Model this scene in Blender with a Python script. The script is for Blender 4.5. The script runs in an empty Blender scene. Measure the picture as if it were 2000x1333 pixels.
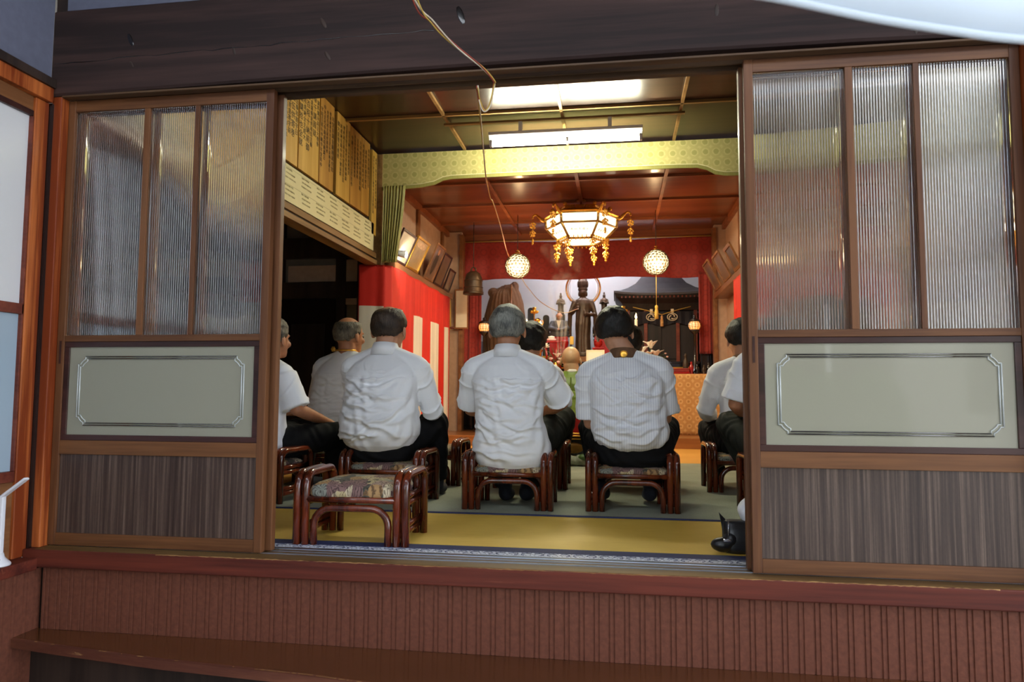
import bpy, math, random
import numpy as np
from mathutils import Vector, Matrix, noise

scene = bpy.context.scene
COL = scene.collection
PI = math.pi

# ------------------------------------------------------------------ camera
cam_d = bpy.data.cameras.new('camera')
cam_d.sensor_width = 36.0
cam_d.lens = 36.0 * 1381.04 / 2000.0
cam_d.clip_start = 0.02
cam_d.dof.use_dof = True
cam_d.dof.focus_distance = 3.7
cam_d.dof.aperture_fstop = 4.0
cam = bpy.data.objects.new('camera', cam_d)
COL.objects.link(cam)
def cam_matrix(yaw, pitch, roll, loc):
    f = Vector((-math.sin(yaw)*math.cos(pitch), math.cos(yaw)*math.cos(pitch), math.sin(pitch)))
    r = Vector((math.cos(yaw), math.sin(yaw), 0)); u = r.cross(f)
    r2 = r*math.cos(roll) + u*math.sin(roll); u2 = -r*math.sin(roll) + u*math.cos(roll)
    m = Matrix((r2, u2, -f)).transposed().to_4x4(); m.translation = loc
    return m
cam.matrix_world = cam_matrix(0.14684, 0.071876, 0.004547, (0.4278, -2.4912, 0.6016))
scene.camera = cam

# ------------------------------------------------------------------ view, sky, sun
scene.view_settings.view_transform = 'Standard'
scene.view_settings.look = 'None'
scene.view_settings.gamma = 1.0
scene.view_settings.use_curve_mapping = False
scene.view_settings.exposure = 0.0
w = bpy.data.worlds.new('sky'); scene.world = w; w.use_nodes = True
bg = w.node_tree.nodes['Background']
bg.inputs[0].default_value = (0.86, 0.92, 1.0, 1); bg.inputs[1].default_value = 6.0
sun_d = bpy.data.lights.new('sun', 'SUN'); sun_d.energy = 2.0; sun_d.angle = 0.01; sun_d.color = (1, .95, .86)
sun = bpy.data.objects.new('sun', sun_d); COL.objects.link(sun)
sun.rotation_euler = (math.radians(-32), 0, math.radians(-20))     # shines towards -y, over the hall's roof

# ------------------------------------------------------------------ materials
def S(r, g, b):
    f = lambda c: (c/255/12.92) if c/255 <= .04045 else ((c/255+.055)/1.055)**2.4
    return (f(r), f(g), f(b), 1)
def newmat(name):
    m = bpy.data.materials.new(name); m.use_nodes = True
    t = m.node_tree; b = t.nodes['Principled BSDF']
    return m, t, b
def nd(t, kind, **k):
    n = t.nodes.new(kind)
    for a, v in k.items():
        if a.startswith('i_'):
            n.inputs[a[2:].replace('_', ' ')].default_value = v
        else: setattr(n, a, v)
    return n
def ramp(t, stops, interp='LINEAR'):
    r = t.nodes.new('ShaderNodeValToRGB'); e = r.color_ramp; e.interpolation = interp
    while len(e.elements) < len(stops): e.elements.new(.5)
    for el, (p, c) in zip(e.elements, stops): el.position = p; el.color = c
    return r
def coords(t, scale=(1, 1, 1), rot=(0, 0, 0), out='Object'):
    tc = t.nodes.new('ShaderNodeTexCoord'); mp = t.nodes.new('ShaderNodeMapping')
    mp.inputs['Scale'].default_value = scale; mp.inputs['Rotation'].default_value = rot
    t.links.new(tc.outputs[out], mp.inputs[0]); return mp
def bumpit(t, b, src, strength=.3, dist=.01):
    n = nd(t, 'ShaderNodeBump'); n.inputs['Strength'].default_value = strength; n.inputs['Distance'].default_value = dist
    t.links.new(src, n.inputs['Height']); t.links.new(n.outputs[0], b.inputs['Normal'])
def mul(c, k): return (min(1, c[0]*k), min(1, c[1]*k), min(1, c[2]*k), 1)
def plain(name, c, rough=.5, metal=0., spec=.5, var=.12, scale=14, bump=0., coat=0., emit=None, es=0., sheen=0.):
    m, t, b = newmat(name)
    b.inputs['Roughness'].default_value = rough; b.inputs['Metallic'].default_value = metal
    b.inputs['Specular IOR Level'].default_value = spec
    if coat: b.inputs['Coat Weight'].default_value = coat; b.inputs['Coat Roughness'].default_value = .08
    if sheen: b.inputs['Sheen Weight'].default_value = sheen
    mp = coords(t); n = nd(t, 'ShaderNodeTexNoise'); n.inputs['Scale'].default_value = scale; n.inputs['Detail'].default_value = 4
    t.links.new(mp.outputs[0], n.inputs['Vector'])
    r = ramp(t, [(.3, mul(c, 1-var)), (.7, mul(c, 1+var))]); t.links.new(n.outputs[0], r.inputs[0]); t.links.new(r.outputs[0], b.inputs['Base Color'])
    if bump: bumpit(t, b, n.outputs[0], bump, .004)
    if emit: b.inputs['Emission Color'].default_value = emit; b.inputs['Emission Strength'].default_value = es
    return m
def wood(name, dark, light, axis='x', scale=10, rough=.45, coat=0., stretch=.07, bump=.15, contrast=(.38, .63), wear=None):
    m, t, b = newmat(name)
    sc = {'x': (stretch, 1, 1), 'y': (1, stretch, 1), 'z': (1, 1, stretch)}[axis]
    mp = coords(t, sc)
    n1 = nd(t, 'ShaderNodeTexNoise'); n1.inputs['Scale'].default_value = scale; n1.inputs['Detail'].default_value = 7; n1.inputs['Distortion'].default_value = .6
    n2 = nd(t, 'ShaderNodeTexNoise'); n2.inputs['Scale'].default_value = scale*9; n2.inputs['Detail'].default_value = 3
    for n in (n1, n2): t.links.new(mp.outputs[0], n.inputs['Vector'])
    mx = nd(t, 'ShaderNodeMath', operation='MULTIPLY_ADD'); mx.inputs[1].default_value = .35
    t.links.new(n2.outputs[0], mx.inputs[0]); t.links.new(n1.outputs[0], mx.inputs[2])
    sb = nd(t, 'ShaderNodeMath', operation='SUBTRACT'); sb.inputs[1].default_value = .175; t.links.new(mx.outputs[0], sb.inputs[0])
    r = ramp(t, [(contrast[0], dark), (contrast[1], light)]); t.links.new(sb.outputs[0], r.inputs[0])
    col = r.outputs[0]
    if wear:
        n3 = nd(t, 'ShaderNodeTexNoise'); n3.inputs['Scale'].default_value = 26; n3.inputs['Detail'].default_value = 9; n3.inputs['Roughness'].default_value = .75
        t.links.new(mp.outputs[0], n3.inputs['Vector'])
        r3 = ramp(t, [(.6, (0, 0, 0, 1)), (.72, (1, 1, 1, 1))]); t.links.new(n3.outputs[0], r3.inputs[0])
        mm = nd(t, 'ShaderNodeMix', data_type='RGBA'); t.links.new(r3.outputs[0], mm.inputs[0]); t.links.new(col, mm.inputs[6]); mm.inputs[7].default_value = wear
        col = mm.outputs[2]
    t.links.new(col, b.inputs['Base Color'])
    b.inputs['Roughness'].default_value = rough; b.inputs['Specular IOR Level'].default_value = .3
    if coat: b.inputs['Coat Weight'].default_value = coat; b.inputs['Coat Roughness'].default_value = .12
    if bump: bumpit(t, b, sb.outputs[0], bump, .003)
    return m
def medallion(name, base, line, fill, scale=9, rough=.6, axis='xz', metal=0., rad=(.30, .36, .42, .46), sheen=.3):
    # a woven brocade of round medallions on a square-staggered ground
    m, t, b = newmat(name)
    mp = coords(t, (1, 0.0001, 1) if axis == 'xz' else (1, 1, 1))
    v = nd(t, 'ShaderNodeTexVoronoi'); v.inputs['Scale'].default_value = scale; v.inputs['Randomness'].default_value = 0.08
    n = nd(t, 'ShaderNodeTexNoise'); n.inputs['Scale'].default_value = scale*7; n.inputs['Detail'].default_value = 4
    t.links.new(mp.outputs[0], v.inputs['Vector']); t.links.new(mp.outputs[0], n.inputs['Vector'])
    ad = nd(t, 'ShaderNodeMath', operation='MULTIPLY_ADD'); ad.inputs[1].default_value = .16; t.links.new(n.outputs[0], ad.inputs[0]); t.links.new(v.outputs[0], ad.inputs[2])
    r = ramp(t, [(0, fill), (rad[0], fill), (rad[1], line), (rad[2], line), (rad[3], base), (.62, base), (.7, line)])
    t.links.new(ad.outputs[0], r.inputs[0]); t.links.new(r.outputs[0], b.inputs['Base Color'])
    b.inputs['Roughness'].default_value = rough; b.inputs['Metallic'].default_value = metal; b.inputs['Sheen Weight'].default_value = sheen
    bumpit(t, b, ad.outputs[0], .25, .003)
    return m
def emis(name, c, s):
    m, t, b = newmat(name)
    b.inputs['Base Color'].default_value = (.8, .8, .8, 1); b.inputs['Emission Color'].default_value = c; b.inputs['Emission Strength'].default_value = s
    return m
def weave(name, c1, c2, scale=120, axis=(1, .04, 1), rough=.7, bump=.25, sub=None):
    m, t, b = newmat(name)
    mp = coords(t, axis); n = nd(t, 'ShaderNodeTexNoise'); n.inputs['Scale'].default_value = scale; n.inputs['Detail'].default_value = 3
    t.links.new(mp.outputs[0], n.inputs['Vector'])
    mp2 = coords(t); n2 = nd(t, 'ShaderNodeTexNoise'); n2.inputs['Scale'].default_value = 2.2; n2.inputs['Detail'].default_value = 5; t.links.new(mp2.outputs[0], n2.inputs['Vector'])
    a = nd(t, 'ShaderNodeMath', operation='MULTIPLY_ADD'); a.inputs[1].default_value = .6; t.links.new(n2.outputs[0], a.inputs[0])
    s = nd(t, 'ShaderNodeMath', operation='MULTIPLY'); s.inputs[1].default_value = .4; t.links.new(n.outputs[0], s.inputs[0]); t.links.new(s.outputs[0], a.inputs[2])
    r = ramp(t, [(.35, c1), (.65, c2)]); t.links.new(a.outputs[0], r.inputs[0]); t.links.new(r.outputs[0], b.inputs['Base Color'])
    b.inputs['Roughness'].default_value = rough
    bumpit(t, b, n.outputs[0], bump, .002)
    return m

M = {}
M['beam'] = wood('dark_timber', S(36, 24, 23), S(64, 44, 40), 'x', 6, .7, stretch=.05)
M['kamoi'] = wood('lintel_timber', S(62, 44, 32), S(90, 66, 46), 'x', 10, .5)
M['doorx'] = wood('door_rail_timber', S(84, 50, 28), S(120, 78, 46), 'x', 9, .5, coat=.05, stretch=.05)
M['doorz'] = wood('door_stile_timber', S(84, 49, 28), S(118, 76, 46), 'z', 9, .5, coat=.05, stretch=.05)
M['post'] = wood('orange_cedar', S(124, 52, 20), S(192, 106, 52), 'z', 12, .45, coat=.1, stretch=.045, contrast=(.38, .62))
M['frame_dark'] = wood('dark_frame', S(46, 24, 22), S(70, 40, 36), 'x', 8, .35, coat=.2)
M['redwood'] = wood('red_window_frame', S(92, 40, 30), S(124, 62, 46), 'x', 8, .4)
M['sill'] = wood('worn_red_sill', S(70, 27, 20), S(106, 46, 32), 'x', 9, .55, stretch=.04, bump=.35, wear=S(150, 92, 66))
M['sill_top'] = wood('worn_sill_top', S(92, 66, 36), S(128, 98, 58), 'x', 9, .5, stretch=.05)
M['bareedge'] = wood('bare_splintered_edge', S(140, 98, 58), S(186, 144, 92), 'x', 22, .7)
M['skirt'] = plain('brown_painted_board', S(104, 60, 45), .62, spec=.25, var=.18, scale=60, bump=.3)
M['step'] = wood('glossy_brown_step', S(80, 44, 22), S(98, 56, 30), 'x', 5, .25, coat=.5, stretch=.05, bump=.05)
M['stepedge'] = wood('chipped_step_edge', S(88, 48, 36), S(112, 66, 48), 'x', 10, .5, wear=S(196, 150, 100))
M['veneer'] = None
def veneer():
    m, t, b = newmat('striped_grey_veneer')
    mp = coords(t, (1, 1, .012)); n = nd(t, 'ShaderNodeTexNoise'); n.inputs['Scale'].default_value = 85; n.inputs['Detail'].default_value = 4; n.inputs['Roughness'].default_value = .7
    t.links.new(mp.outputs[0], n.inputs['Vector'])
    r = ramp(t, [(.3, S(50, 36, 32)), (.5, S(78, 61, 54)), (.66, S(118, 98, 86))]); t.links.new(n.outputs[0], r.inputs[0])
    mp2 = coords(t, (1, 1, .25)); n2 = nd(t, 'ShaderNodeTexNoise'); n2.inputs['Scale'].default_value = 300; t.links.new(mp2.outputs[0], n2.inputs['Vector'])
    mm = nd(t, 'ShaderNodeMix', data_type='RGBA', blend_type='MULTIPLY'); mm.inputs[0].default_value = .35
    t.links.new(r.outputs[0], mm.inputs[6]); t.links.new(n2.outputs[0], mm.inputs[7]); t.links.new(mm.outputs[2], b.inputs['Base Color'])
    b.inputs['Roughness'].default_value = .45; b.inputs['Specular IOR Level'].default_value = .3; b.inputs['Coat Weight'].default_value = .22; b.inputs['Coat Roughness'].default_value = .1
    return m
M['veneer'] = veneer()
def glass(name, ior=1.48, tint=(1, 1, 1, 1), rough=0.):
    m, t, b = newmat(name)
    b.inputs['Base Color'].default_value = tint; b.inputs['Transmission Weight'].default_value = 1; b.inputs['Roughness'].default_value = rough; b.inputs['IOR'].default_value = ior
    return m
M['reeded'] = glass('reeded_glass', 1.225)
def frosted(name, c, tr=.45):
    m, t, b = newmat(name)
    b.inputs['Base Color'].default_value = c; b.inputs['Roughness'].default_value = .38; b.inputs['Coat Weight'].default_value = .55; b.inputs['Coat Roughness'].default_value = .03
    tl = nd(t, 'ShaderNodeBsdfTranslucent'); tl.inputs[0].default_value = c
    mx = nd(t, 'ShaderNodeMixShader'); mx.inputs[0].default_value = tr
    o = t.nodes['Material Output']; t.links.new(b.outputs[0], mx.inputs[1]); t.links.new(tl.outputs[0], mx.inputs[2]); t.links.new(mx.outputs[0], o.inputs[0])
    return m
M['frost'] = frosted('frosted_grey_glass', S(178, 174, 154), .35)
M['frost_white'] = frosted('frosted_white_glass', S(244, 244, 246), .3)
M['frost_blue'] = frosted('frosted_blue_glass', S(186, 206, 222), .3)
M['etch'] = plain('dark_cut_line', S(52, 46, 40), .06, spec=1.0, var=.05, coat=1.)  # cut line coloured dark along its top and bottom runs
M['etchw'] = plain('pale_cut_line', S(196, 200, 198), .12, spec=.8, var=.05, coat=.6)  # same cut line coloured pale on its sides and corners
M['plaster_b'] = plain('blue_grey_plaster', S(96, 98, 116), .85, var=.08, scale=30, bump=.15)
M['plaster_w'] = plain('cream_plaster', S(184, 152, 130), .85, var=.08, scale=18, bump=.1)
M['plaster_g'] = plain('grey_plaster', S(120, 112, 104), .85, var=.08, scale=18, bump=.1)
M['alu'] = plain('aluminium_rail', S(176, 186, 206), .3, metal=.9, var=.06)
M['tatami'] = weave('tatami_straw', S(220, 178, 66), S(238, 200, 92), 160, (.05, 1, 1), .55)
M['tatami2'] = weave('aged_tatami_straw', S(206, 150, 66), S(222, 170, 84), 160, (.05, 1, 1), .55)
M['navy'] = weave('navy_binding', S(28, 34, 70), S(44, 52, 96), 200, (1, 1, 1), .7)
M['silverband'] = medallion('silver_patterned_band', S(196, 200, 216), S(60, 66, 90), S(190, 196, 214), 30, .45, axis='xyz')
M['carpet'] = weave('grey_green_carpet', S(128, 134, 116), S(158, 162, 144), 240, (1, 1, 1), .95, .5)
M['ceil'] = wood('dark_ceiling_board', S(46, 29, 19), S(64, 41, 27), 'x', 3, .35, coat=.35, bump=.03)
M['iceil'] = wood('red_brown_ceiling_board', S(106, 58, 36), S(134, 76, 48), 'x', 3, .28, coat=.4, bump=.03)
M['batten'] = wood('ceiling_batten_timber', S(124, 92, 54), S(158, 120, 74), 'x', 10, .4)
M['batten_r'] = wood('red_batten_timber', S(128, 72, 44), S(156, 92, 58), 'x', 10, .35)
M['nageshi'] = wood('amber_beam', S(122, 90, 56), S(158, 122, 80), 'y', 10, .4, coat=.2)
M['ledge'] = wood('brown_ledge', S(118, 76, 46), S(146, 98, 62), 'y', 10, .4, coat=.2)
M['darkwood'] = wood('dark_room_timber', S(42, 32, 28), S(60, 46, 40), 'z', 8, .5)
M['wallboard'] = wood('brown_wall_board', S(84, 64, 40), S(112, 88, 56), 'z', 7, .5)
M['dais'] = wood('dais_timber', S(132, 84, 48), S(164, 108, 64), 'x', 8, .3, coat=.3)
M['valance'] = medallion('green_gold_brocade', S(180, 170, 108), S(192, 182, 122), S(162, 156, 92), 11)
M['fringe'] = weave('olive_fringe', S(124, 120, 62), S(152, 146, 82), 220, (1, 1, .02), .8)
M['curtain_g'] = weave('green_curtain_silk', S(126, 124, 66), S(172, 162, 96), 40, (1, 1, .1), .5)
M['red'] = weave('red_festival_cloth', S(206, 34, 26), S(224, 48, 34), 200, (1, 1, 1), .7, .15)
M['white_cloth'] = weave('white_festival_cloth', S(226, 218, 206), S(238, 232, 222), 200, (1, 1, 1), .7, .15)
M['redbro'] = medallion('red_brocade', S(146, 34, 25), S(132, 29, 20), S(152, 37, 27), 8, .7)
M['goldbro'] = medallion('gold_brocade', S(200, 146, 84), S(218, 172, 112), S(186, 132, 72), 10.5, .55, rad=(.20, .25, .36, .42))
M['board'] = wood('yellowed_votive_board', S(196, 146, 58), S(226, 184, 96), 'z', 9, .5, stretch=.05, contrast=(.34, .66))
M['board_b'] = wood('browned_votive_board', S(164, 112, 44), S(204, 154, 74), 'z', 9, .5, stretch=.05, contrast=(.34, .66))
M['ink'] = plain('black_ink', S(26, 22, 18), .7, var=.1)
M['greyink'] = plain('faded_grey_ink', S(176, 164, 122), .8, var=.05)
M['paper'] = plain('cream_paper', S(232, 222, 178), .8, var=.03, scale=6)
M['white'] = plain('white_plastic', S(226, 226, 232), .35, var=.03)
M['gold'] = plain('gold_leaf', S(230, 172, 70), .28, metal=.85, var=.18, scale=60, bump=.2)
M['golddark'] = plain('old_gold', S(150, 110, 52), .4, metal=.7, var=.2, scale=40)
M['brass'] = plain('brass', S(206, 150, 72), .25, metal=.9, var=.1)
M['bronze'] = plain('dark_bronze', S(74, 58, 44), .42, metal=.35, var=.3, scale=18, bump=.15)
M['blacklac'] = plain('black_lacquer', S(24, 20, 20), .2, var=.15, coat=.5)
M['redlac'] = plain('red_lacquer', S(158, 24, 22), .25, var=.12, coat=.4)
M['skin'] = plain('skin', S(190, 138, 108), .5, var=.1, scale=26)
M['skin2'] = plain('tanned_skin', S(176, 120, 88), .5, var=.1, scale=26)
M['skin_pale'] = plain('pale_skin', S(206, 164, 124), .45, var=.08, scale=20)
def shirt_mat(name, c, stripe=0.):
    m, t, b = newmat(name)
    b.inputs['Roughness'].default_value = .75; b.inputs['Sheen Weight'].default_value = .15
    mp = coords(t); n = nd(t, 'ShaderNodeTexNoise'); n.inputs['Scale'].default_value = 500; t.links.new(mp.outputs[0], n.inputs['Vector'])
    r = ramp(t, [(.3, mul(c, .95)), (.7, c)]); t.links.new(n.outputs[0], r.inputs[0]); out = r.outputs[0]
    if stripe:
        wv = nd(t, 'ShaderNodeTexWave', bands_direction='X'); wv.inputs['Scale'].default_value = 26; t.links.new(mp.outputs[0], wv.inputs['Vector'])
        r2 = ramp(t, [(.0, (1-stripe, 1-stripe, 1-stripe*.8, 1)), (.35, (1, 1, 1, 1))]); t.links.new(wv.outputs[1], r2.inputs[0])
        mm = nd(t, 'ShaderNodeMix', data_type='RGBA', blend_type='MULTIPLY'); mm.inputs[0].default_value = 1
        t.links.new(out, mm.inputs[6]); t.links.new(r2.outputs[0], mm.inputs[7]); out = mm.outputs[2]
    t.links.new(out, b.inputs['Base Color'])
    bumpit(t, b, n.outputs[0], .08, .001)
    return m
M['shirt'] = shirt_mat('white_cotton', S(240, 242, 247))
M['shirt_s'] = shirt_mat('white_striped_cotton', S(240, 242, 247), .20)
M['trous'] = plain('black_trousers', S(13, 13, 16), .85, spec=.25, var=.2, scale=60)
M['trous_o'] = plain('dark_olive_trousers', S(32, 33, 27), .85, spec=.25, var=.15, scale=60)
M['sock'] = plain('dark_navy_sock', S(34, 36, 48), .85, var=.15, scale=80)
def hairmat(name, c1, c2, rough=.42):
    m, t, b = newmat(name)
    mp = coords(t, (1, 1, .16)); n = nd(t, 'ShaderNodeTexNoise'); n.inputs['Scale'].default_value = 190; n.inputs['Detail'].default_value = 4
    t.links.new(mp.outputs[0], n.inputs['Vector'])
    mp2 = coords(t); n2 = nd(t, 'ShaderNodeTexNoise'); n2.inputs['Scale'].default_value = 22; t.links.new(mp2.outputs[0], n2.inputs['Vector'])
    a = nd(t, 'ShaderNodeMath', operation='MULTIPLY_ADD'); a.inputs[1].default_value = .5; t.links.new(n2.outputs[0], a.inputs[0])
    s = nd(t, 'ShaderNodeMath', operation='MULTIPLY'); s.inputs[1].default_value = .5; t.links.new(n.outputs[0], s.inputs[0]); t.links.new(s.outputs[0], a.inputs[2])
    r = ramp(t, [(.36, c1), (.64, c2)]); t.links.new(a.outputs[0], r.inputs[0]); t.links.new(r.outputs[0], b.inputs['Base Color'])
    b.inputs['Roughness'].default_value = .5; b.inputs['Specular IOR Level'].default_value = .35; bumpit(t, b, n.outputs[0], .8, .004)
    return m
M['hair_b'] = hairmat('black_hair', S(14, 13, 13), S(36, 32, 30))
M['hair_g'] = hairmat('grey_hair', S(66, 68, 68), S(150, 150, 142))
M['hair_t'] = hairmat('thin_brown_black_hair', S(30, 25, 22), S(74, 58, 46))
M['hair_gb'] = hairmat('greying_hair', S(40, 38, 34), S(128, 120, 104))
M['robe'] = plain('green_robe_silk', S(126, 148, 52), .45, var=.12, scale=8, sheen=.3)
M['robe_d'] = plain('deep_green_silk', S(98, 122, 22), .5, var=.12, scale=8, sheen=.3)
M['rattan'] = wood('varnished_rattan', S(66, 24, 12), S(112, 46, 22), 'z', 14, .22, coat=.8, stretch=.2, bump=.05)
def floral():
    m, t, b = newmat('floral_tapestry')
    mp0 = coords(t, (1, 1, .6)); wn = nd(t, 'ShaderNodeTexNoise'); wn.inputs['Scale'].default_value = 16; wn.inputs['Detail'].default_value = 3; t.links.new(mp0.outputs[0], wn.inputs['Vector'])
    mp = nd(t, 'ShaderNodeVectorMath', operation='MULTIPLY_ADD'); mp.inputs[1].default_value = (.09, .09, .09); t.links.new(wn.outputs['Color'], mp.inputs[0]); t.links.new(mp0.outputs[0], mp.inputs[2])
    v = nd(t, 'ShaderNodeTexVoronoi'); v.inputs['Scale'].default_value = 18; t.links.new(mp.outputs[0], v.inputs['Vector'])
    wv = nd(t, 'ShaderNodeTexNoise'); wv.inputs['Scale'].default_value = 60; wv.inputs['Detail'].default_value = 5; wv.inputs['Distortion'].default_value = 2.5; t.links.new(mp.outputs[0], wv.inputs['Vector'])
    sx = nd(t, 'ShaderNodeSeparateColor'); t.links.new(v.outputs['Color'], sx.inputs[0])
    r = ramp(t, [(0, S(190, 172, 130)), (.2, S(126, 96, 92)), (.36, S(132, 134, 124)), (.5, S(166, 130, 86)), (.64, S(196, 180, 150)), (.76, S(78, 74, 64)), (.88, S(158, 132, 116))], 'CONSTANT'); t.links.new(sx.outputs[0], r.inputs[0])
    # petals: radial rays inside each cell
    sp = nd(t, 'ShaderNodeVectorMath', operation='SUBTRACT'); 
    sc = nd(t, 'ShaderNodeVectorMath', operation='SCALE'); sc.inputs['Scale'].default_value = 1; t.links.new(mp.outputs[0], sc.inputs[0])
    t.links.new(sc.outputs[0], sp.inputs[0]); t.links.new(v.outputs['Position'], sp.inputs[1])
    sg = nd(t, 'ShaderNodeSeparateXYZ'); t.links.new(sp.outputs[0], sg.inputs[0])
    at = nd(t, 'ShaderNodeMath', operation='ARCTAN2'); t.links.new(sg.outputs[0], at.inputs[0]); t.links.new(sg.outputs[1], at.inputs[1])
    ml = nd(t, 'ShaderNodeMath', operation='MULTIPLY'); ml.inputs[1].default_value = 11; t.links.new(at.outputs[0], ml.inputs[0])
    si = nd(t, 'ShaderNodeMath', operation='SINE'); t.links.new(ml.outputs[0], si.inputs[0])
    r2 = ramp(t, [(.22, (.16, .12, .12, 1)), (.5, (1, 1, 1, 1))]); 
    ad = nd(t, 'ShaderNodeMath', operation='MULTIPLY_ADD'); ad.inputs[1].default_value = .35; t.links.new(si.outputs[0], ad.inputs[0]); t.links.new(wv.outputs[0], ad.inputs[2]); t.links.new(ad.outputs[0], r2.inputs[0])
    mm = nd(t, 'ShaderNodeMix', data_type='RGBA', blend_type='MULTIPLY'); mm.inputs[0].default_value = .8
    t.links.new(r.outputs[0], mm.inputs[6]); t.links.new(r2.outputs[0], mm.inputs[7]); t.links.new(mm.outputs[2], b.inputs['Base Color'])
    b.inputs['Roughness'].default_value = .8; bumpit(t, b, wv.outputs[0], .2, .002)
    return m
M['floral'] = floral()
M['leather'] = plain('black_leather', S(22, 22, 26), .35, var=.15, scale=60, bump=.2)
M['steel'] = plain('bright_steel', S(210, 212, 220), .15, metal=1.)
M['alcove'] = plain('blue_white_alcove_wall', S(206, 210, 216), .8, var=.05, scale=4)
M['browncloth'] = weave('brown_cover_cloth', S(92, 64, 44), S(122, 88, 62), 60, (1, 1, .2), .85)
M['slate'] = plain('dark_grey_shrine_roof', S(70, 70, 76), .6, var=.1)
M['shrine'] = wood('dark_shrine_timber', S(26, 19, 19), S(42, 32, 30), 'z', 9, .5)
M['noren'] = weave('navy_black_bunting', S(20, 18, 28), S(32, 29, 42), 200, (1, 1, 1), .8)
M['cream'] = plain('cream_white', S(228, 216, 190), .7, var=.06)
M['flame'] = emis('candle_flame', (1, .62, .22, 1), 30)
M['wax'] = plain('candle_wax', S(238, 226, 200), .5, var=.03, emit=(1, .7, .4, 1), es=.25)
M['tube'] = emis('fluorescent_tube', (1, .98, .72, 1), 300)
M['tube_cool'] = emis('cool_tube', (.93, .96, 1., 1), 190)
M['panel'] = emis('lit_lantern_panel', (1, .90, .62, 1), 2.0)
M['globe'] = emis('lit_globe', (1, .78, .40, 1), 2.6)
M['amber'] = emis('amber_lantern_light', (1, .34, .05, 1), 1.3)
M['led'] = emis('white_leds', (.9, .95, 1, 1), 40)
M['petal'] = plain('white_petal', S(250, 244, 234), .6, var=.03)
M['petal_p'] = plain('pink_petal', S(232, 190, 186), .6, var=.08)
M['leaf'] = plain('green_leaf', S(66, 96, 44), .5, var=.2)
M['gravel'] = plain('grey_gravel', S(150, 148, 142), .9, var=.2, scale=40, bump=.4)
M['house'] = plain('pale_house_wall', S(222, 220, 214), .8, var=.06, scale=3)
M['roof'] = plain('dark_roof_tiles', S(70, 72, 80), .6, var=.2)
M['tarp'] = frosted('white_tent_fabric', S(232, 242, 255), .06)
M['tarp'].node_tree.nodes['Principled BSDF'].inputs['Coat Weight'].default_value = 0; M['tarp'].node_tree.nodes['Principled BSDF'].inputs['Roughness'].default_value = .7
M['cordw'] = plain('white_cord', S(228, 214, 190), .7, var=.1)
M['cordr'] = plain('red_cord', S(150, 60, 44), .7, var=.1)
M['cordy'] = plain('yellow_cord', S(206, 170, 80), .7, var=.1)
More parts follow.
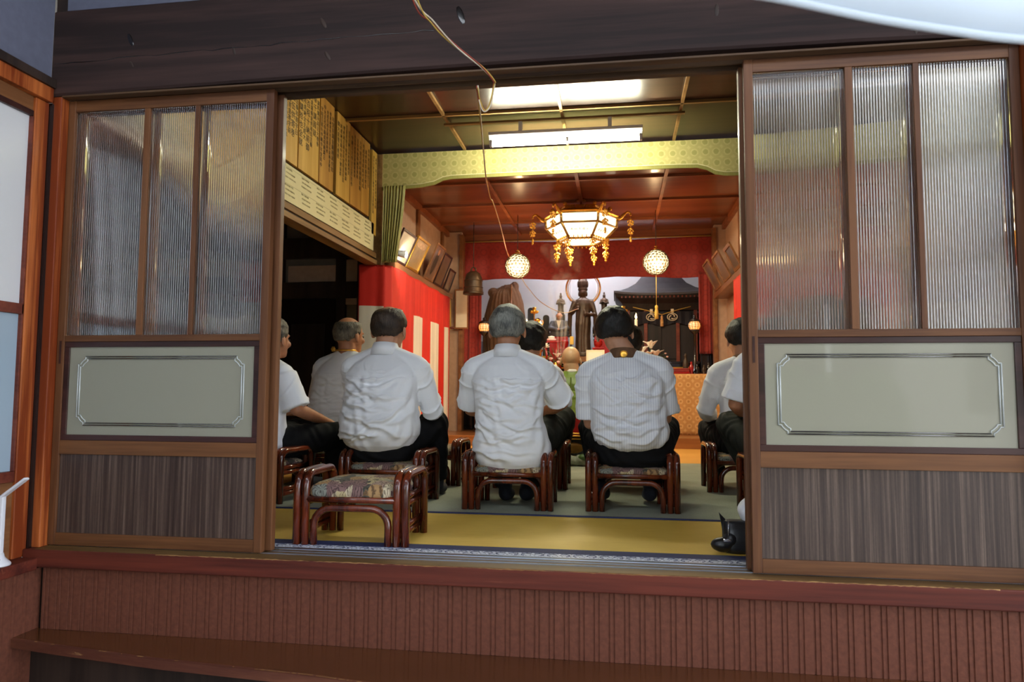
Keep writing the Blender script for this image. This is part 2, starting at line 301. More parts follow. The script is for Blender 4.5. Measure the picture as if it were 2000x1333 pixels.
# ------------------------------------------------------------------ mesh helpers
def V(*a): return np.array(a, float)
class MB:
    """collects shapes and links them as one mesh object"""
    def __init__(s): s.v = []; s.f = []; s.m = []; s.s = []
    def add(s, verts, faces, mat=0, smooth=False):
        o = len(s.v); s.v += [tuple(map(float, p)) for p in verts]
        for f in faces: s.f.append(tuple(i+o for i in f)); s.m.append(mat); s.s.append(smooth)
        return s
    def box(s, x0, x1, y0, y1, z0, z1, mat=0):
        return s.add([(x0,y0,z0),(x1,y0,z0),(x1,y1,z0),(x0,y1,z0),(x0,y0,z1),(x1,y0,z1),(x1,y1,z1),(x0,y1,z1)],
                     [(0,3,2,1),(4,5,6,7),(0,1,5,4),(1,2,6,5),(2,3,7,6),(3,0,4,7)], mat)
    def obox(s, c, half, R, mat=0):
        c = np.array(c, float); R = np.array(R, float)
        vs = [c + R @ (np.array(k)*half) for k in [(-1,-1,-1),(1,-1,-1),(1,1,-1),(-1,1,-1),(-1,-1,1),(1,-1,1),(1,1,1),(-1,1,1)]]
        return s.add(vs, [(0,3,2,1),(4,5,6,7),(0,1,5,4),(1,2,6,5),(2,3,7,6),(3,0,4,7)], mat)
    def loft(s, rings, mat=0, smooth=True, caps=True, closed=True, loop=False):
        n = len(rings[0]); vs = [p for r in rings for p in r]; fs = []
        for i in range(len(rings) if loop else len(rings)-1):
            a = i*n; b = ((i+1) % len(rings))*n
            for j in range(n if closed else n-1):
                k = (j+1) % n; fs.append((a+j, a+k, b+k, b+j))
        if caps and not loop:
            fs.append(tuple(reversed(range(n)))); fs.append(tuple(range((len(rings)-1)*n, len(rings)*n)))
        return s.add(vs, fs, mat, smooth)
    def tube(s, pts, r, n=8, mat=0, closed=False, caps=True, flat=None, rnd=0):
        pts = [np.array(p, float) for p in pts]; N = len(pts)
        rr = list(r) if hasattr(r, '__len__') else [r]*N
        T = []
        for i in range(N):
            a = pts[(i-1) % N] if (closed or i > 0) else pts[i]; b = pts[(i+1) % N] if (closed or i < N-1) else pts[i]
            d = b-a; T.append(d/(np.linalg.norm(d)+1e-12))
        up = V(0, 0, 1) if abs(T[0][2]) < .9 else V(1, 0, 0)
        u = np.cross(T[0], up); u /= np.linalg.norm(u); rings = []
        if rnd and not closed:      # rounded ends
            e0 = pts[0]-T[0]*rr[0]*.9; e1 = pts[-1]+T[-1]*rr[-1]*.9
            pts = [e0, pts[0]-T[0]*rr[0]*.6] + pts + [pts[-1]+T[-1]*rr[-1]*.6, e1]
            rr = [rr[0]*.25, rr[0]*.8] + rr + [rr[-1]*.8, rr[-1]*.25]; T = [T[0], T[0]] + T + [T[-1], T[-1]]; N = len(pts)
        for i in range(N):
            u = u - T[i]*(u @ T[i]); u /= np.linalg.norm(u)+1e-12; w_ = np.cross(T[i], u)
            fx, fy = (flat if flat else (1, 1))
            rings.append([pts[i] + rr[i]*(fx*math.cos(2*PI*k/n)*u + fy*math.sin(2*PI*k/n)*w_) for k in range(n)])
        return s.loft(rings, mat, True, caps, True, closed)
    def ell(s, c, r, R=None, nu=16, nv=10, mat=0):
        c = np.array(c, float); R = np.eye(3) if R is None else np.array(R, float); vs = []; fs = []
        for i in range(1, nv):
            th = PI*i/nv
            for j in range(nu):
                ph = 2*PI*j/nu; vs.append(c + R @ V(r[0]*math.sin(th)*math.cos(ph), r[1]*math.sin(th)*math.sin(ph), r[2]*math.cos(th)))
        t = len(vs); vs += [c + R @ V(0, 0, r[2]), c - R @ V(0, 0, r[2])]
        for j in range(nu):
            k = (j+1) % nu; fs.append((t, j, k)); fs.append((t+1, (nv-2)*nu+k, (nv-2)*nu+j))
            for i in range(nv-2): fs.append((i*nu+j, (i+1)*nu+j, (i+1)*nu+k, i*nu+k))
        return s.add(vs, fs, mat, True)
    def lathe(s, prof, c=(0, 0, 0), n=20, mat=0, smooth=True):
        rings = [[(c[0]+r*math.cos(2*PI*k/n), c[1]+r*math.sin(2*PI*k/n), c[2]+z) for k in range(n)] for r, z in prof]
        return s.loft(rings, mat, smooth)
    def prism(s, poly, a0, a1, axis='y', mat=0):
        f = {'y': lambda p, a: (p[0], a, p[1]), 'x': lambda p, a: (a, p[0], p[1]), 'z': lambda p, a: (p[0], p[1], a)}[axis]
        n = len(poly); vs = [f(p, a0) for p in poly] + [f(p, a1) for p in poly]
        fs = [(i, (i+1) % n, n+(i+1) % n, n+i) for i in range(n)] + [tuple(reversed(range(n))), tuple(range(n, 2*n))]
        return s.add(vs, fs, mat)
    def mesh(s, name, mats):
        me = bpy.data.meshes.new(name); me.from_pydata(s.v, [], s.f)
        me.polygons.foreach_set('material_index', s.m); me.polygons.foreach_set('use_smooth', s.s)
        for m in (mats if isinstance(mats, (list, tuple)) else [mats]): me.materials.append(m)
        me.validate(); me.update()
        return me
    def build(s, name, mats, parent=None, bevel=0., fix=True):
        me = s.mesh(name, mats)
        if fix:
            import bmesh
            bm = bmesh.new(); bm.from_mesh(me); bmesh.ops.recalc_face_normals(bm, faces=bm.faces); bm.to_mesh(me); bm.free()
        o = bpy.data.objects.new(name, me); COL.objects.link(o)
        if parent is not None: o.parent = parent
        if bevel:
            b = o.modifiers.new('edge', 'BEVEL'); b.width = bevel; b.segments = 2; b.limit_method = 'ANGLE'
        return o
def tag(o, label=None, cat=None, group=None, kind=None):
    if label: o['label'] = label
    if cat: o['category'] = cat
    if group: o['group'] = group
    if kind: o['kind'] = kind
    return o
def thing(name, label, cat, loc=(0, 0, 0), rz=0., group=None):
    o = bpy.data.objects.new(name, None); COL.objects.link(o); o.empty_display_size = .05
    o.location = loc; o.rotation_euler = (0, 0, rz)
    return tag(o, label, cat, group)
def struct(name, loc=(0, 0, 0)):
    o = bpy.data.objects.new(name, None); COL.objects.link(o); o.location = loc; o['kind'] = 'structure'; return o
def sb(name, dims, mat, parent=None, bevel=0.):
    o = MB().box(*dims).build(name, mat, parent, bevel)
    if parent is None: o['kind'] = 'structure'
    return o
def copy_tree(o, parent=None):
    c = o.copy(); COL.objects.link(c)
    if parent is not None: c.parent = parent
    for ch in list(o.children): copy_tree(ch, c)
    return c
def Rz(a): return np.array([[math.cos(a), -math.sin(a), 0], [math.sin(a), math.cos(a), 0], [0, 0, 1]])
def Rx(a): return np.array([[1, 0, 0], [0, math.cos(a), -math.sin(a)], [0, math.sin(a), math.cos(a)]])
def Ry(a): return np.array([[math.cos(a), 0, math.sin(a)], [0, 1, 0], [-math.sin(a), 0, math.cos(a)]])
def bez(pts, n=12):
    """smooth curve through points (Catmull-Rom)"""
    P = [np.array(p, float) for p in pts]; P = [2*P[0]-P[1]] + P + [2*P[-1]-P[-2]]; out = []
    for i in range(1, len(P)-2):
        for k in range(n):
            t = k/n; a, b, c, d = P[i-1:i+3]
            out.append(.5*((2*b)+(c-a)*t+(2*a-5*b+4*c-d)*t*t+(3*b-a-3*c+d)*t**3))
    out.append(P[-2]); return out
def rr2(w_, h, r, n=5):
    """rounded rectangle outline"""
    out = []
    for cx, cz, a0 in ((w_-r, h-r, 0), (-w_+r, h-r, PI/2), (-w_+r, -h+r, PI), (w_-r, -h+r, 1.5*PI)):
        for k in range(n+1): a = a0+PI/2*k/n; out.append((cx+r*math.cos(a), cz+r*math.sin(a)))
    return out
def organic(name, mb, mat, parent, voxel=.007, smooth=6, disp=None, factor=.5):
    """one continuous skin grown over the shapes in mb"""
    me = mb.mesh(name+'_tmp', mat); o = bpy.data.objects.new(name+'_tmp', me); COL.objects.link(o)
    r = o.modifiers.new('r', 'REMESH'); r.mode = 'VOXEL'; r.voxel_size = voxel
    if smooth: s_ = o.modifiers.new('s', 'SMOOTH'); s_.iterations = smooth; s_.factor = factor
    dg = bpy.context.evaluated_depsgraph_get(); ev = o.evaluated_get(dg)
    out = bpy.data.meshes.new_from_object(ev, depsgraph=dg)
    bpy.data.objects.remove(o); bpy.data.meshes.remove(me)
    n = len(out.vertices); co = np.empty(n*3); out.vertices.foreach_get('co', co); co = co.reshape(-1, 3)
    if disp is not None:
        no = np.empty(n*3); out.vertices.foreach_get('normal', no); no = no.reshape(-1, 3)
        co = disp(co, no); out.vertices.foreach_set('co', co.ravel())
    out.polygons.foreach_set('use_smooth', [True]*len(out.polygons))
    out.name = name; out.materials.clear(); out.materials.append(mat); out.update()
    q = bpy.data.objects.new(name, out); COL.objects.link(q)
    if parent is not None: q.parent = parent
    return q
def writing(name, body, size, mat, parent, loc, rot, spacing=1., line=1., extrude=.0004, align='CENTER', scale=(1, 1, 1)):
    cu = bpy.data.curves.new(name, 'FONT'); cu.body = body; cu.size = size; cu.extrude = extrude; cu.align_x = align; cu.align_y = 'TOP'
    cu.space_character = spacing; cu.space_line = line; cu.resolution_u = 2
    t = bpy.data.objects.new(name+'_tmp', cu); COL.objects.link(t)
    dg = bpy.context.evaluated_depsgraph_get(); me = bpy.data.meshes.new_from_object(t.evaluated_get(dg), depsgraph=dg)
    bpy.data.objects.remove(t)
    me.materials.clear(); me.materials.append(mat); me.name = name
    o = bpy.data.objects.new(name, me); COL.objects.link(o); o.parent = parent; o.location = loc; o.rotation_euler = rot; o.scale = scale
    return o
# ------------------------------------------------------------------ the building
DW = .882
def reeded(name, xa, xb, za, zb, parent):
    """a pane flat outside, moulded in vertical reeds inside"""
    p = .0092; n = int(round((xb-xa)/p)); k = 8; N = n*k+1
    xs = np.linspace(xa, xb, N); yb = .0145 + .0013*np.cos((xs-xa)/(xb-xa)*n*2*PI)
    m = MB(); vs = []; fs = []
    for x, y in zip(xs, yb): vs += [(x, y, za), (x, y, zb)]
    fs = [(2*i, 2*i+2, 2*i+3, 2*i+1) for i in range(N-1)]
    m.add(vs, fs, 0, True)
    m.add([(xa, .0105, za), (xb, .0105, za), (xb, .0105, zb), (xa, .0105, zb)], [(0, 1, 2, 3)])
    m.add([(xa, .0105, za), (xa, yb[0], za), (xa, yb[0], zb), (xa, .0105, zb)], [(0, 1, 2, 3)])
    m.add([(xb, .0105, za), (xb, yb[-1], za), (xb, yb[-1], zb), (xb, .0105, zb)], [(0, 1, 2, 3)])
    for z in (za, zb):
        vv = [(x, .0105, z) for x in xs] + [(x, y, z) for x, y in zip(xs, yb)]
        m.add(vv, [(i, i+1, N+i+1, N+i) for i in range(N-1)])
    me = m.mesh(name, M['reeded'])
    import bmesh
    bm = bmesh.new(); bm.from_mesh(me); bmesh.ops.remove_doubles(bm, verts=bm.verts, dist=1e-6)
    for e in bm.edges:
        if len(e.link_faces) == 2 and e.link_faces[0].normal.angle(e.link_faces[1].normal, 0) > 1.: e.smooth = False
    bmesh.ops.recalc_face_normals(bm, faces=bm.faces)
    for e in bm.edges:
        if len(e.link_faces) == 2 and e.link_faces[0].normal.angle(e.link_faces[1].normal, 0) > 1.: e.smooth = False
    bm.to_mesh(me); bm.free()
    o = bpy.data.objects.new(name, me); COL.objects.link(o); o.parent = parent
    return o
def cut_border(parent, cx, cz, hw, hh):
    m = MB()
    for d in (0, .0085):
        w_, h = hw-d, hh-d; q = .03
        arcs = []
        for sx, sz in ((1, 1), (-1, 1), (-1, -1), (1, -1)):
            c = (sx*w_, sz*h); a = []
            pts = [(w_, h-q), (w_-q*.32, h-q), (w_-q*.45, h-q*.75), (w_-q*.75, h-q*.45), (w_-q, h-q*.32), (w_-q, h)]
            a = [(sx*x, sz*z) for x, z in pts]
            if sx*sz < 0: a = a[::-1]
            arcs.append(a)
        for i in range(4):
            pl = [(cx+x, .0078, cz+z) for x, z in arcs[i]]; m.tube(pl, .0022, 6, 1, caps=True)
            a, b = arcs[i][-1], arcs[(i+1) % 4][0]
            m.tube([(cx+a[0], .0078, cz+a[1]), (cx+b[0], .0078, cz+b[1])], .0026, 6, 0 if i in (0, 2) else 1)
    m.build('cut_line_border', [M['etch'], M['etchw']], parent)
def door(name, x0, y0, H=1.762):
    d = struct(name, (x0, y0, .004))
    L, R_ = .031, DW-.031
    sb('stile', (0, L, 0, .03, 0, H), M['doorz'], d, .002); sb('stile', (R_, DW, 0, .03, 0, H), M['doorz'], d, .002)
    for z0, z1 in ((0, .047), (.348, .402), (.787, .812), (1.716, H)): sb('rail', (L, R_, .001, .029, z0, z1), M['doorx'], d, .0015)
    for a, b in ((.335, .359), (.553, .571)): sb('mullion', (a, b, .002, .028, .812, 1.716), M['doorz'], d, .0015)
    for a, b in ((L, .335), (.359, .553), (.571, R_)): reeded('glass_pane', a+.0005, b-.0005, .8125, 1.7155, d)
    f = MB()
    f.box(L, R_, .004, .026, .402, .424).box(L, R_, .004, .026, .765, .787).box(L, L+.022, .004, .026, .424, .765).box(R_-.022, R_, .004, .026, .424, .765)
    fr = f.build('panel_frame', M['frame_dark'], d, .002); fr['label'] = 'dark brown frame'
    p = sb('frosted_pane', (L+.022, R_-.022, .010, .016, .424, .765), M['frost'], d)
    cut_border(p, (L+R_)/2, .5945, (R_-L)/2-.022-.04, .1705-.037)
    sb('veneer_panel', (L, R_, .009, .015, .047, .348), M['veneer'], d)
    g = MB(); g.box(.012, .020, -.0015, .004, .70, .79); g.build('finger_pull', M['frame_dark'], d)
    return d
door('door_1', -1.755, 0.0); door('door_2', -1.735, .040, 1.755)
door('door_3', .873, 0.0); door('door_4', .862, .040, 1.755)

# lintel beam with knots and a drying crack
bm_ = MB(); xs = [-1.80, -1.2, -.6, 0, .6, 1.2, 1.8, 2.6]; zb = [1.772, 1.779, 1.785, 1.789, 1.791, 1.788, 1.778, 1.77]
bm_.loft([[(x, -.045, z+.008), (x, -.037, z), (x, .0, z), (x, .0, 2.125), (x, -.037, 2.125), (x, -.045, 2.117)] for x, z in zip(xs, zb)], 0, False)
beam = bm_.build('trim_1', M['beam']); beam['kind'] = 'structure'
rng = random.Random(4)
for kx, kz, s_ in ((-1.46, 1.98, 1.0), (-1.45, 1.88, .5), (-1.02, 1.905, .6), (-.66, 1.99, .8), (-.64, 1.86, .7), (-.13, 1.98, 1.3), (.78, 1.93, .8), (1.42, 1.82, .8)):
    k = MB(); k.ell((kx, -.0445, kz), (.010*s_, .0022, .030*s_), Ry(rng.uniform(-.6, .1)), 12, 6)
    k.build('knot', M['blacklac'] if s_ > .8 else M['darkwood'], beam)
cr = []
for x in np.arange(-1.79, -.2, .04): cr.append((x, -.0448, 1.903+.022*(x+1.8)/1.2 + rng.uniform(-.004, .004)))
MB().tube(cr, [.0006+.0016*abs(math.sin(3*i*.2)) for i in range(len(cr))], 5).build('drying_crack', M['blacklac'], beam)
sb('trim_2', (-1.757, 1.757, -.038, 0.0, 1.7665, 1.775), M['kamoi'], None, .002)
g = struct('trim_3')
for y0, y1, z0 in ((.0305, .0395, 1.768), (.071, .10, 1.7625)): sb('head_rail', (-1.757, 1.757, y0, y1, z0, 1.80), M['kamoi'], g)
sb('head_board', (-1.757, 1.757, -.0, .10, 1.80, 1.83), M['darkwood'], g)
sb('wall_front', (-1.80, 2.6, .0005, .10, 1.8305, 2.80), M['plaster_b'])
sb('wall_front', (-1.80, 2.6, -.03, .0, 2.1255, 2.85), M['plaster_b'])
sb('wall_front', (-5.0, -1.80, .06, .14, -.3, 2.80), M['plaster_g'])
sb('trim_4', (-1.80, -1.757, -.036, .06, 0, 1.771), M['post'], None, .003)
sb('trim_5', (-1.832, -1.801, -.112, -.047, -.03, 1.74), M['post'], None, .003)
sb('trim_6', (-1.8, -1.757, -.036, .0, 2.126, 2.85), M['darkwood'])
sb('trim_7', (1.757, 1.88, -.05, .10, 0, 1.775), M['post'], None, .004)
sb('wall_front', (1.88, 2.6, -.03, .10, 0, 1.77), M['plaster_b'])
sb('trim_5', (-1.832, -1.79, -.0465, .058, -.03, 1.74), M['blacklac'])  # black filler, the darkness of the gap between the posts put in as colour
# left return wall of the porch with its frosted window
sb('wall_left', (-1.88, -1.80, -4.2, -1.701, -.75, 2.85), M['plaster_b'])  # unseen stretch, added to block light from this side of the porch
sb('wall_left', (-1.88, -1.80, -1.7, -.046, 1.835, 2.85), M['plaster_b'])
sb('trim_8', (-1.88, -1.775, -1.7, -.046, 1.80, 1.8345), M['darkwood'])  # dark strip, the shadow under the beam put in as coloured timber
sb('trim_9', (-1.88, -1.785, -1.7, -.046, 1.742, 1.7995), M['post'], None, .002)
wl = struct('window_1', (-1.81, 0, 0))
for n_, d, m_ in (('transom_board', (-.02, 0, -1.6, -.114, 1.685, 1.7415), 'ledge'), ('head', (-.02, .004, -1.6, -.114, 1.662, 1.6845), 'frame_dark'), ('rail', (-.02, .006, -1.6, -.114, .888, .928), 'redwood'),
                  ('bottom_rail', (-.02, .006, -1.6, -.114, .257, .297), 'redwood'), ('kick_board', (-.02, .0, -1.6, -.114, -.03, .2565), 'ledge')):
    sb(n_, d, M[m_], wl, .0015)
p_ = sb('window_stile', (-.02, .006, -.122, -.1135, .298, 1.661), M['redwood'], wl, .001)
sb('window_pane', (-.014, -.008, -1.6, -.1225, .9285, 1.6615), M['frost_white'], wl)
sb('window_pane', (-.014, -.008, -1.6, -.1225, .2975, .8875), M['frost_blue'], wl)
sb('wall_left', (-1.95, -1.835, -1.7, -.03, -.75, 1.85), M['plaster_g'])
sb('trim_10', (-1.88, -1.735, -1.7, -.062, -.075, -.031), M['sill'], None, .004)
def grooved(name, x0, x1, z0, z1, y, pitch=.0505, mat='skirt', axis='x', y1=None):
    pr = []; x = x0; d = .0035; g_ = .0032
    while x < x1-pitch:
        for o_ in (.012, .028): pr += [(x+o_-g_, 0), (x+o_-g_*.6, d), (x+o_+g_*.6, d), (x+o_+g_, 0)]
        x += pitch
    pr = [(x0, 0)] + pr + [(x1, 0)]
    top = pr + [(x1, .02), (x0, .02)]
    m = MB()
    if axis == 'x': rings = [[(p[0], y+p[1], z) for p in top] for z in (z0, z1)]
    else: rings = [[(y-p[1], -p[0], z) for p in top] for z in (z0, z1)]
    m.loft(rings, 0, False)
    o = m.build(name, M[mat]); o['kind'] = 'structure'; return o
grooved('wall_skirt', -1.735, 2.6, -.30, -.066, -.034)
sb('wall_left', (-1.84, -1.78, -1.7, -.02, -.75, -.076), M['skirt'])
grooved('wall_skirt', .02, 1.7, -.75, -.076, -1.755, axis='y')
# sill, tracks, tatami border
sl = struct('trim_11')
sb('sill_board', (-1.80, 2.6, -.066, .09, -.066, -.0005), M['sill'], sl, .004)
sb('sill_top', (-1.755, 2.6, -.060, .088, -.0004, .0006), M['sill_top'], sl)
be = []; rr_ = []; rng = random.Random(7)
for x in np.arange(-1.25, 1.6, .012):
    be.append((x, -.0645+rng.uniform(-.001, .001), -.001+rng.uniform(-.0012, .0008))); rr_.append(max(.0002, .0011+.0024*noise.noise((x*7, 0, 0))+rng.uniform(-.0006, .0010)))
MB().tube(be, rr_, 5).build('splintered_edge', M['bareedge'], sl)
for y in (.013, .053): sb('track_rail', (-1.755, 1.755, y, y+.005, .0006, .0036), M['alu'], sl)
sb('threshold_strip', (-1.755, 1.755, .0885, .118, -.02, .004), M['alu'], sl, .002)
sb('threshold_groove', (-1.755, 1.755, .099, .105, .004, .0046), M['darkwood'], sl)
sb('patterned_band', (-1.755, 1.755, .119, .176, -.02, .003), M['silverband'], sl)
pb = MB()
for k in range(72):      # the band's scrolls
    x = -1.73+k*.048; pts = [(x+.018*math.cos(a)*(1 if k % 2 else -1), .1475+.016*math.sin(a), .0034) for a in np.linspace(-.4*PI, .9*PI, 9)]
    pb.tube(pts, .0014, 4)
pb.build('band_scrollwork', M['navy'], sl)
sb('navy_binding', (-1.755, 1.755, .177, .25, -.02, .004), M['navy'], sl)
# step
st = struct('trim_12')
fe = [(-1.9, -.12), (-1.56, -.18), (-1.11, -.245), (-.55, -.292), (-.387, -.318), (.5, -.42), (2.6, -.62)]
MB().prism([(-1.9, -.014), (2.6, -.014)][::-1] + [(x, y+.012) for x, y in fe], -.335, -.3005, 'z').build('step_board', M['step'], st, .003)
e_ = MB(); e_.loft([[(x, y+.012, -.3), (x, y, -.303), (x, y, -.333), (x, y+.012, -.336)] for x, y in fe], 0, False); e_.build('step_edge', M['stepedge'], st)
ch = MB(); rng = random.Random(9)
for k in range(70):
    x = rng.choice([rng.uniform(-.75, -.35), rng.uniform(-.7, -.38), rng.uniform(-1.7, .9)]); y = np.interp(x, [p[0] for p in fe], [p[1] for p in fe])
    ch.ell((x, y+.006, -.3005), (rng.uniform(.002, .012), rng.uniform(.001, .0035), .0008), None, 8, 4)
ch.build('paint_chip', M['bareedge'], st)['kind'] = 'stuff'
sb('wall_skirt', (-1.95, 2.6, -.05, -.012, -.75, -.336), M['darkwood'])
sb('wall_skirt', (-1.95, 2.6, -.0115, .04, -.75, -.0665), M['darkwood'])
# ground, eave, roof, yard
sb('ground', (-30, 30, -30, .0, -.85, -.75), M['gravel'])
sb('ceiling_porch', (-4, 4.5, -1.5, -.031, 2.85, 2.88), M['beam'])
sb('roof', (-6, 5.5, -1.6, 9, 3.1, 3.2), M['roof'])
sb('trim_13', (-4, 4.5, -1.56, -1.5, 2.7, 3.1), M['beam'])

# ------------------------------------------------------------------ hall
sb('floor', (-1.76, 1.76, .2505, 3.69, -.05, .0), M['tatami'])
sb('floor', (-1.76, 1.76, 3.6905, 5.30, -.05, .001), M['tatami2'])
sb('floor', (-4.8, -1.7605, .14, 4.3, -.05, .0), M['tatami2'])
sb('ceiling', (-1.76, 1.76, .1, 3.62, 2.775, 2.80), M['ceil'])
sb('ceiling', (-1.76, 1.76, 3.62, 7.5, 2.625, 2.65), M['iceil'])
sb('ceiling', (-4.8, -1.77, .14, 4.3, 2.35, 2.4), M['darkwood'])
sb('wall_right', (1.73, 1.82, 3.62, 7.6, -.05, 2.85), M['plaster_w'])
sb('wall_right', (1.73, 1.82, .10, 3.6195, -.05, 2.85), M['wallboard'])
sb('wall_left', (-1.80, -1.735, .14, 3.55, 1.84, 2.85), M['plaster_w'])
sb('wall_left', (-1.7345, -1.7255, .14, 3.54, 1.845, 2.772), M['darkwood'])  # dark sheet over the plaster so gaps between the boards read black
sb('wall_left', (-1.80, -1.70, 3.66, 7.6, -.05, 2.85), M['plaster_w'])
sb('wall_left', (-4.9, -4.8, .1, 4.4, -.05, 2.85), M['plaster_g'])
sb('wall_left', (-4.8, -1.80, 4.05, 4.15, -.05, 2.85), M['plaster_g'])
sb('wall_back', (-1.8, 1.8, 7.45, 7.55, -.05, 2.85), M['alcove'])
for x, w_ in ((-.90, .022), (.02, .022), (.925, .022)): sb('trim_14', (x-w_/2, x+w_/2, .10, 3.56, 2.752, 2.7745), M['batten'])
for y in (.93, 1.85, 2.77): sb('trim_15', (-1.73, 1.73, y-.011, y+.011, 2.752, 2.7748), M['batten'])
for x in (-.78, .07, .89): sb('trim_16', (x-.016, x+.016, 3.62, 6.4, 2.60, 2.6245), M['batten_r'])
for y in (4.1, 4.9, 5.72): sb('trim_17', (-1.70, 1.73, y-.014, y+.014, 2.602, 2.6248), M['batten_r'])
for x0, x1 in ((-1.70, -1.66), (1.69, 1.73)): sb('trim_18', (x0, x1, 3.62, 6.4, 2.56, 2.6243), M['batten_r'])
sb('trim_18', (-1.66, 1.69, 6.36, 6.42, 2.53, 2.6242), M['batten_r'])
ng = struct('trim_19')
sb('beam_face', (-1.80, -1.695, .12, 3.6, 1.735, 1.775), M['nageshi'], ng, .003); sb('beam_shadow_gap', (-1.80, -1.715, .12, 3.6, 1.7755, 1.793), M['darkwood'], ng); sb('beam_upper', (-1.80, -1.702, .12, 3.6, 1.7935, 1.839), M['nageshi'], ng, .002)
sb('trim_20', (-1.80, -1.66, 3.552, 3.655, 0, 2.75), M['nageshi'], None, .004)
for y in (4.78, 5.85): sb('trim_21', (-1.7, -1.675, y, y+.09, 1.81, 2.56), M['ledge'])
for y in (5.0,): sb('trim_21', (1.70, 1.73, y, y+.1, 1.81, 2.56), M['ledge'])
sb('trim_22', (-1.70, -1.665, 5.94, 6.25, 2.22, 2.27), M['darkwood'])
# shelf rails along both inner walls
sb('trim_23', (-1.70, -1.575, 3.70, 6.0, 1.735, 1.80), M['ledge'], None, .004)
sb('trim_23', (1.565, 1.73, 3.66, 6.0, 1.70, 1.765), M['ledge'], None, .004)
# dais, wing walls
sb('floor_dais', (-1.70, 1.73, 5.3005, 7.45, -.05, .115), M['dais'], None, .005)
sb('wall_wing', (-1.70, -1.50, 6.16, 6.24, .115, 2.62), M['plaster_w'])
sb('trim_24', (-1.525, -1.475, 6.13, 6.25, .115, 2.58), M['ledge'], None, .003)
sb('wall_wing', (1.60, 1.73, 6.16, 6.24, .115, 2.62), M['plaster_w'])
sb('trim_24', (1.575, 1.62, 6.13, 6.25, .115, 2.58), M['ledge'], None, .003)
for x in (-.20, .16): sb('trim_25', (x-.008, x+.008, 7.435, 7.4495, .115, 2.6), M['white'])
# the dim room beyond the opening
for x in (-2.86, -2.22, -2.0): sb('trim_26', (x-.05, x+.05, 4.0, 4.05, 0, 2.35), M['darkwood'])
sb('trim_27', (-4.8, -1.8, 3.985, 4.05, 1.50, 1.66), M['darkwood']); sb('trim_27', (-4.8, -1.8, 3.985, 4.05, 1.90, 2.1), M['darkwood'])
sb('wall_left', (-2.77, -2.27, 4.02, 4.045, 1.67, 1.83), M['plaster_w'])
sb('wall_left', (-2.17, -2.05, 4.02, 4.045, 1.44, 1.88), M['plaster_w'])
d5 = struct('door_5', (-2.86, 3.98, 0))
sb('door_leaf', (.05, .60, 0, .03, 0, 1.49), M['blacklac'], d5); sb('door_panel', (.16, .50, -.008, 0, .3, 1.25), M['shrine'], d5)
# ------------------------------------------------------------------ stools
def make_stool():
    t = thing('rattan_stool', 'x', 'stool')
    W, D, H, r = .235, .165, .292, .0165
    for sx in (-1, 1):
        for k in (0, 1):
            x = sx*(W-.0168-.034*k) ; c = .055
            pts = [(x, -D+r, 0.001), (x, -D+r, H-r-c)] + [(x, -D+r+c-c*math.cos(a), H-r-c+c*math.sin(a)) for a in np.linspace(0, PI/2, 7)[1:]]
            pts += [(x, D-r-c+c*math.sin(a), H-r-c+c*math.cos(a)) for a in np.linspace(0, PI/2, 7)] + [(x, D-r, 0.001)]
            MB().tube(pts, r, 10).build('arm_loop', M['rattan'], t)
        for z, ks in ((.182, (0, 1)), (.070, (0,))):
            for k in ks or (0,):
                x = sx*(W-.034); zz = z - .026*k
                MB().tube([(x, -D+r, zz), (x, D-r, zz)], .0125, 8).build('side_stretcher', M['rattan'], t)
        x = sx*(W-.034); MB().tube([(x, -D+r, .045), (x, D-r, .045)], .0125, 8).build('side_stretcher', M['rattan'], t)
    for sy in (-1, 1):
        y = sy*(D-r); xi = W-.085
        MB().tube([(-W+.05, y, .178), (W-.05, y, .178)], .0145, 8).build('seat_rail', M['rattan'], t)
        pts = [(-xi, y, .001), (-xi, y, .075)] + [(-xi+.07-.07*math.cos(a), y, .075+.07*math.sin(a)) for a in np.linspace(0, PI/2, 7)[1:]]
        pts += [(-p[0], p[1], p[2]) for p in reversed(pts)]
        MB().tube(pts, .0145, 10).build('arch', M['rattan'], t)
    # domed tapestry seat
    m = MB(); rings = []
    for z, k in ((.182, .96), (.197, 1.0), (.212, 1.0), (.226, .965), (.238, .86), (.246, .66), (.250, .36), (.251, .1)):
        rings.append([(x*k, y*k, z) for x, y in rr2(W-.058, D-.004, .045, 6)])
    m.loft(rings).build('seat', M['floral'], t)
    return t
stool0 = make_stool()
STOOLS = [  # x, y, turn, label
    (-.605, .335, .03, 'empty rattan stool with floral seat nearest the sill, standing on yellow tatami'),
    (-.785, 1.235, 0, 'rattan stool under the person in a long-sleeved shirt with rumpled waist'),
    (-.125, 1.235, .02, 'rattan stool under the grey-haired person with shirt hanging out'),
    (.503, 1.27, 0, 'rattan stool under the black-haired person in the striped shirt'),
    (-1.53, 1.24, -.12, 'rattan stool under the person with greying hair who turns sideways'),
    (1.285, 1.27, .0, 'rattan stool half hidden behind the sliding door, under a person with bent arm'),
    (-.785, 2.09, .0, 'vacant rattan stool in the second row, seat pad showing beyond the first row'),
    (-.105, 2.04, 0, 'rattan stool in the second row hidden behind the grey-haired person'),
    (.50, 2.09, 0, 'rattan stool in the second row hidden behind the striped shirt'),
    (1.195, 2.08, 0, 'rattan stool in the second row under the long-sleeved person beside the red curtain'),
    (-1.45, 2.09, 0, 'rattan stool under the balding person with a gold cord round the neck')]
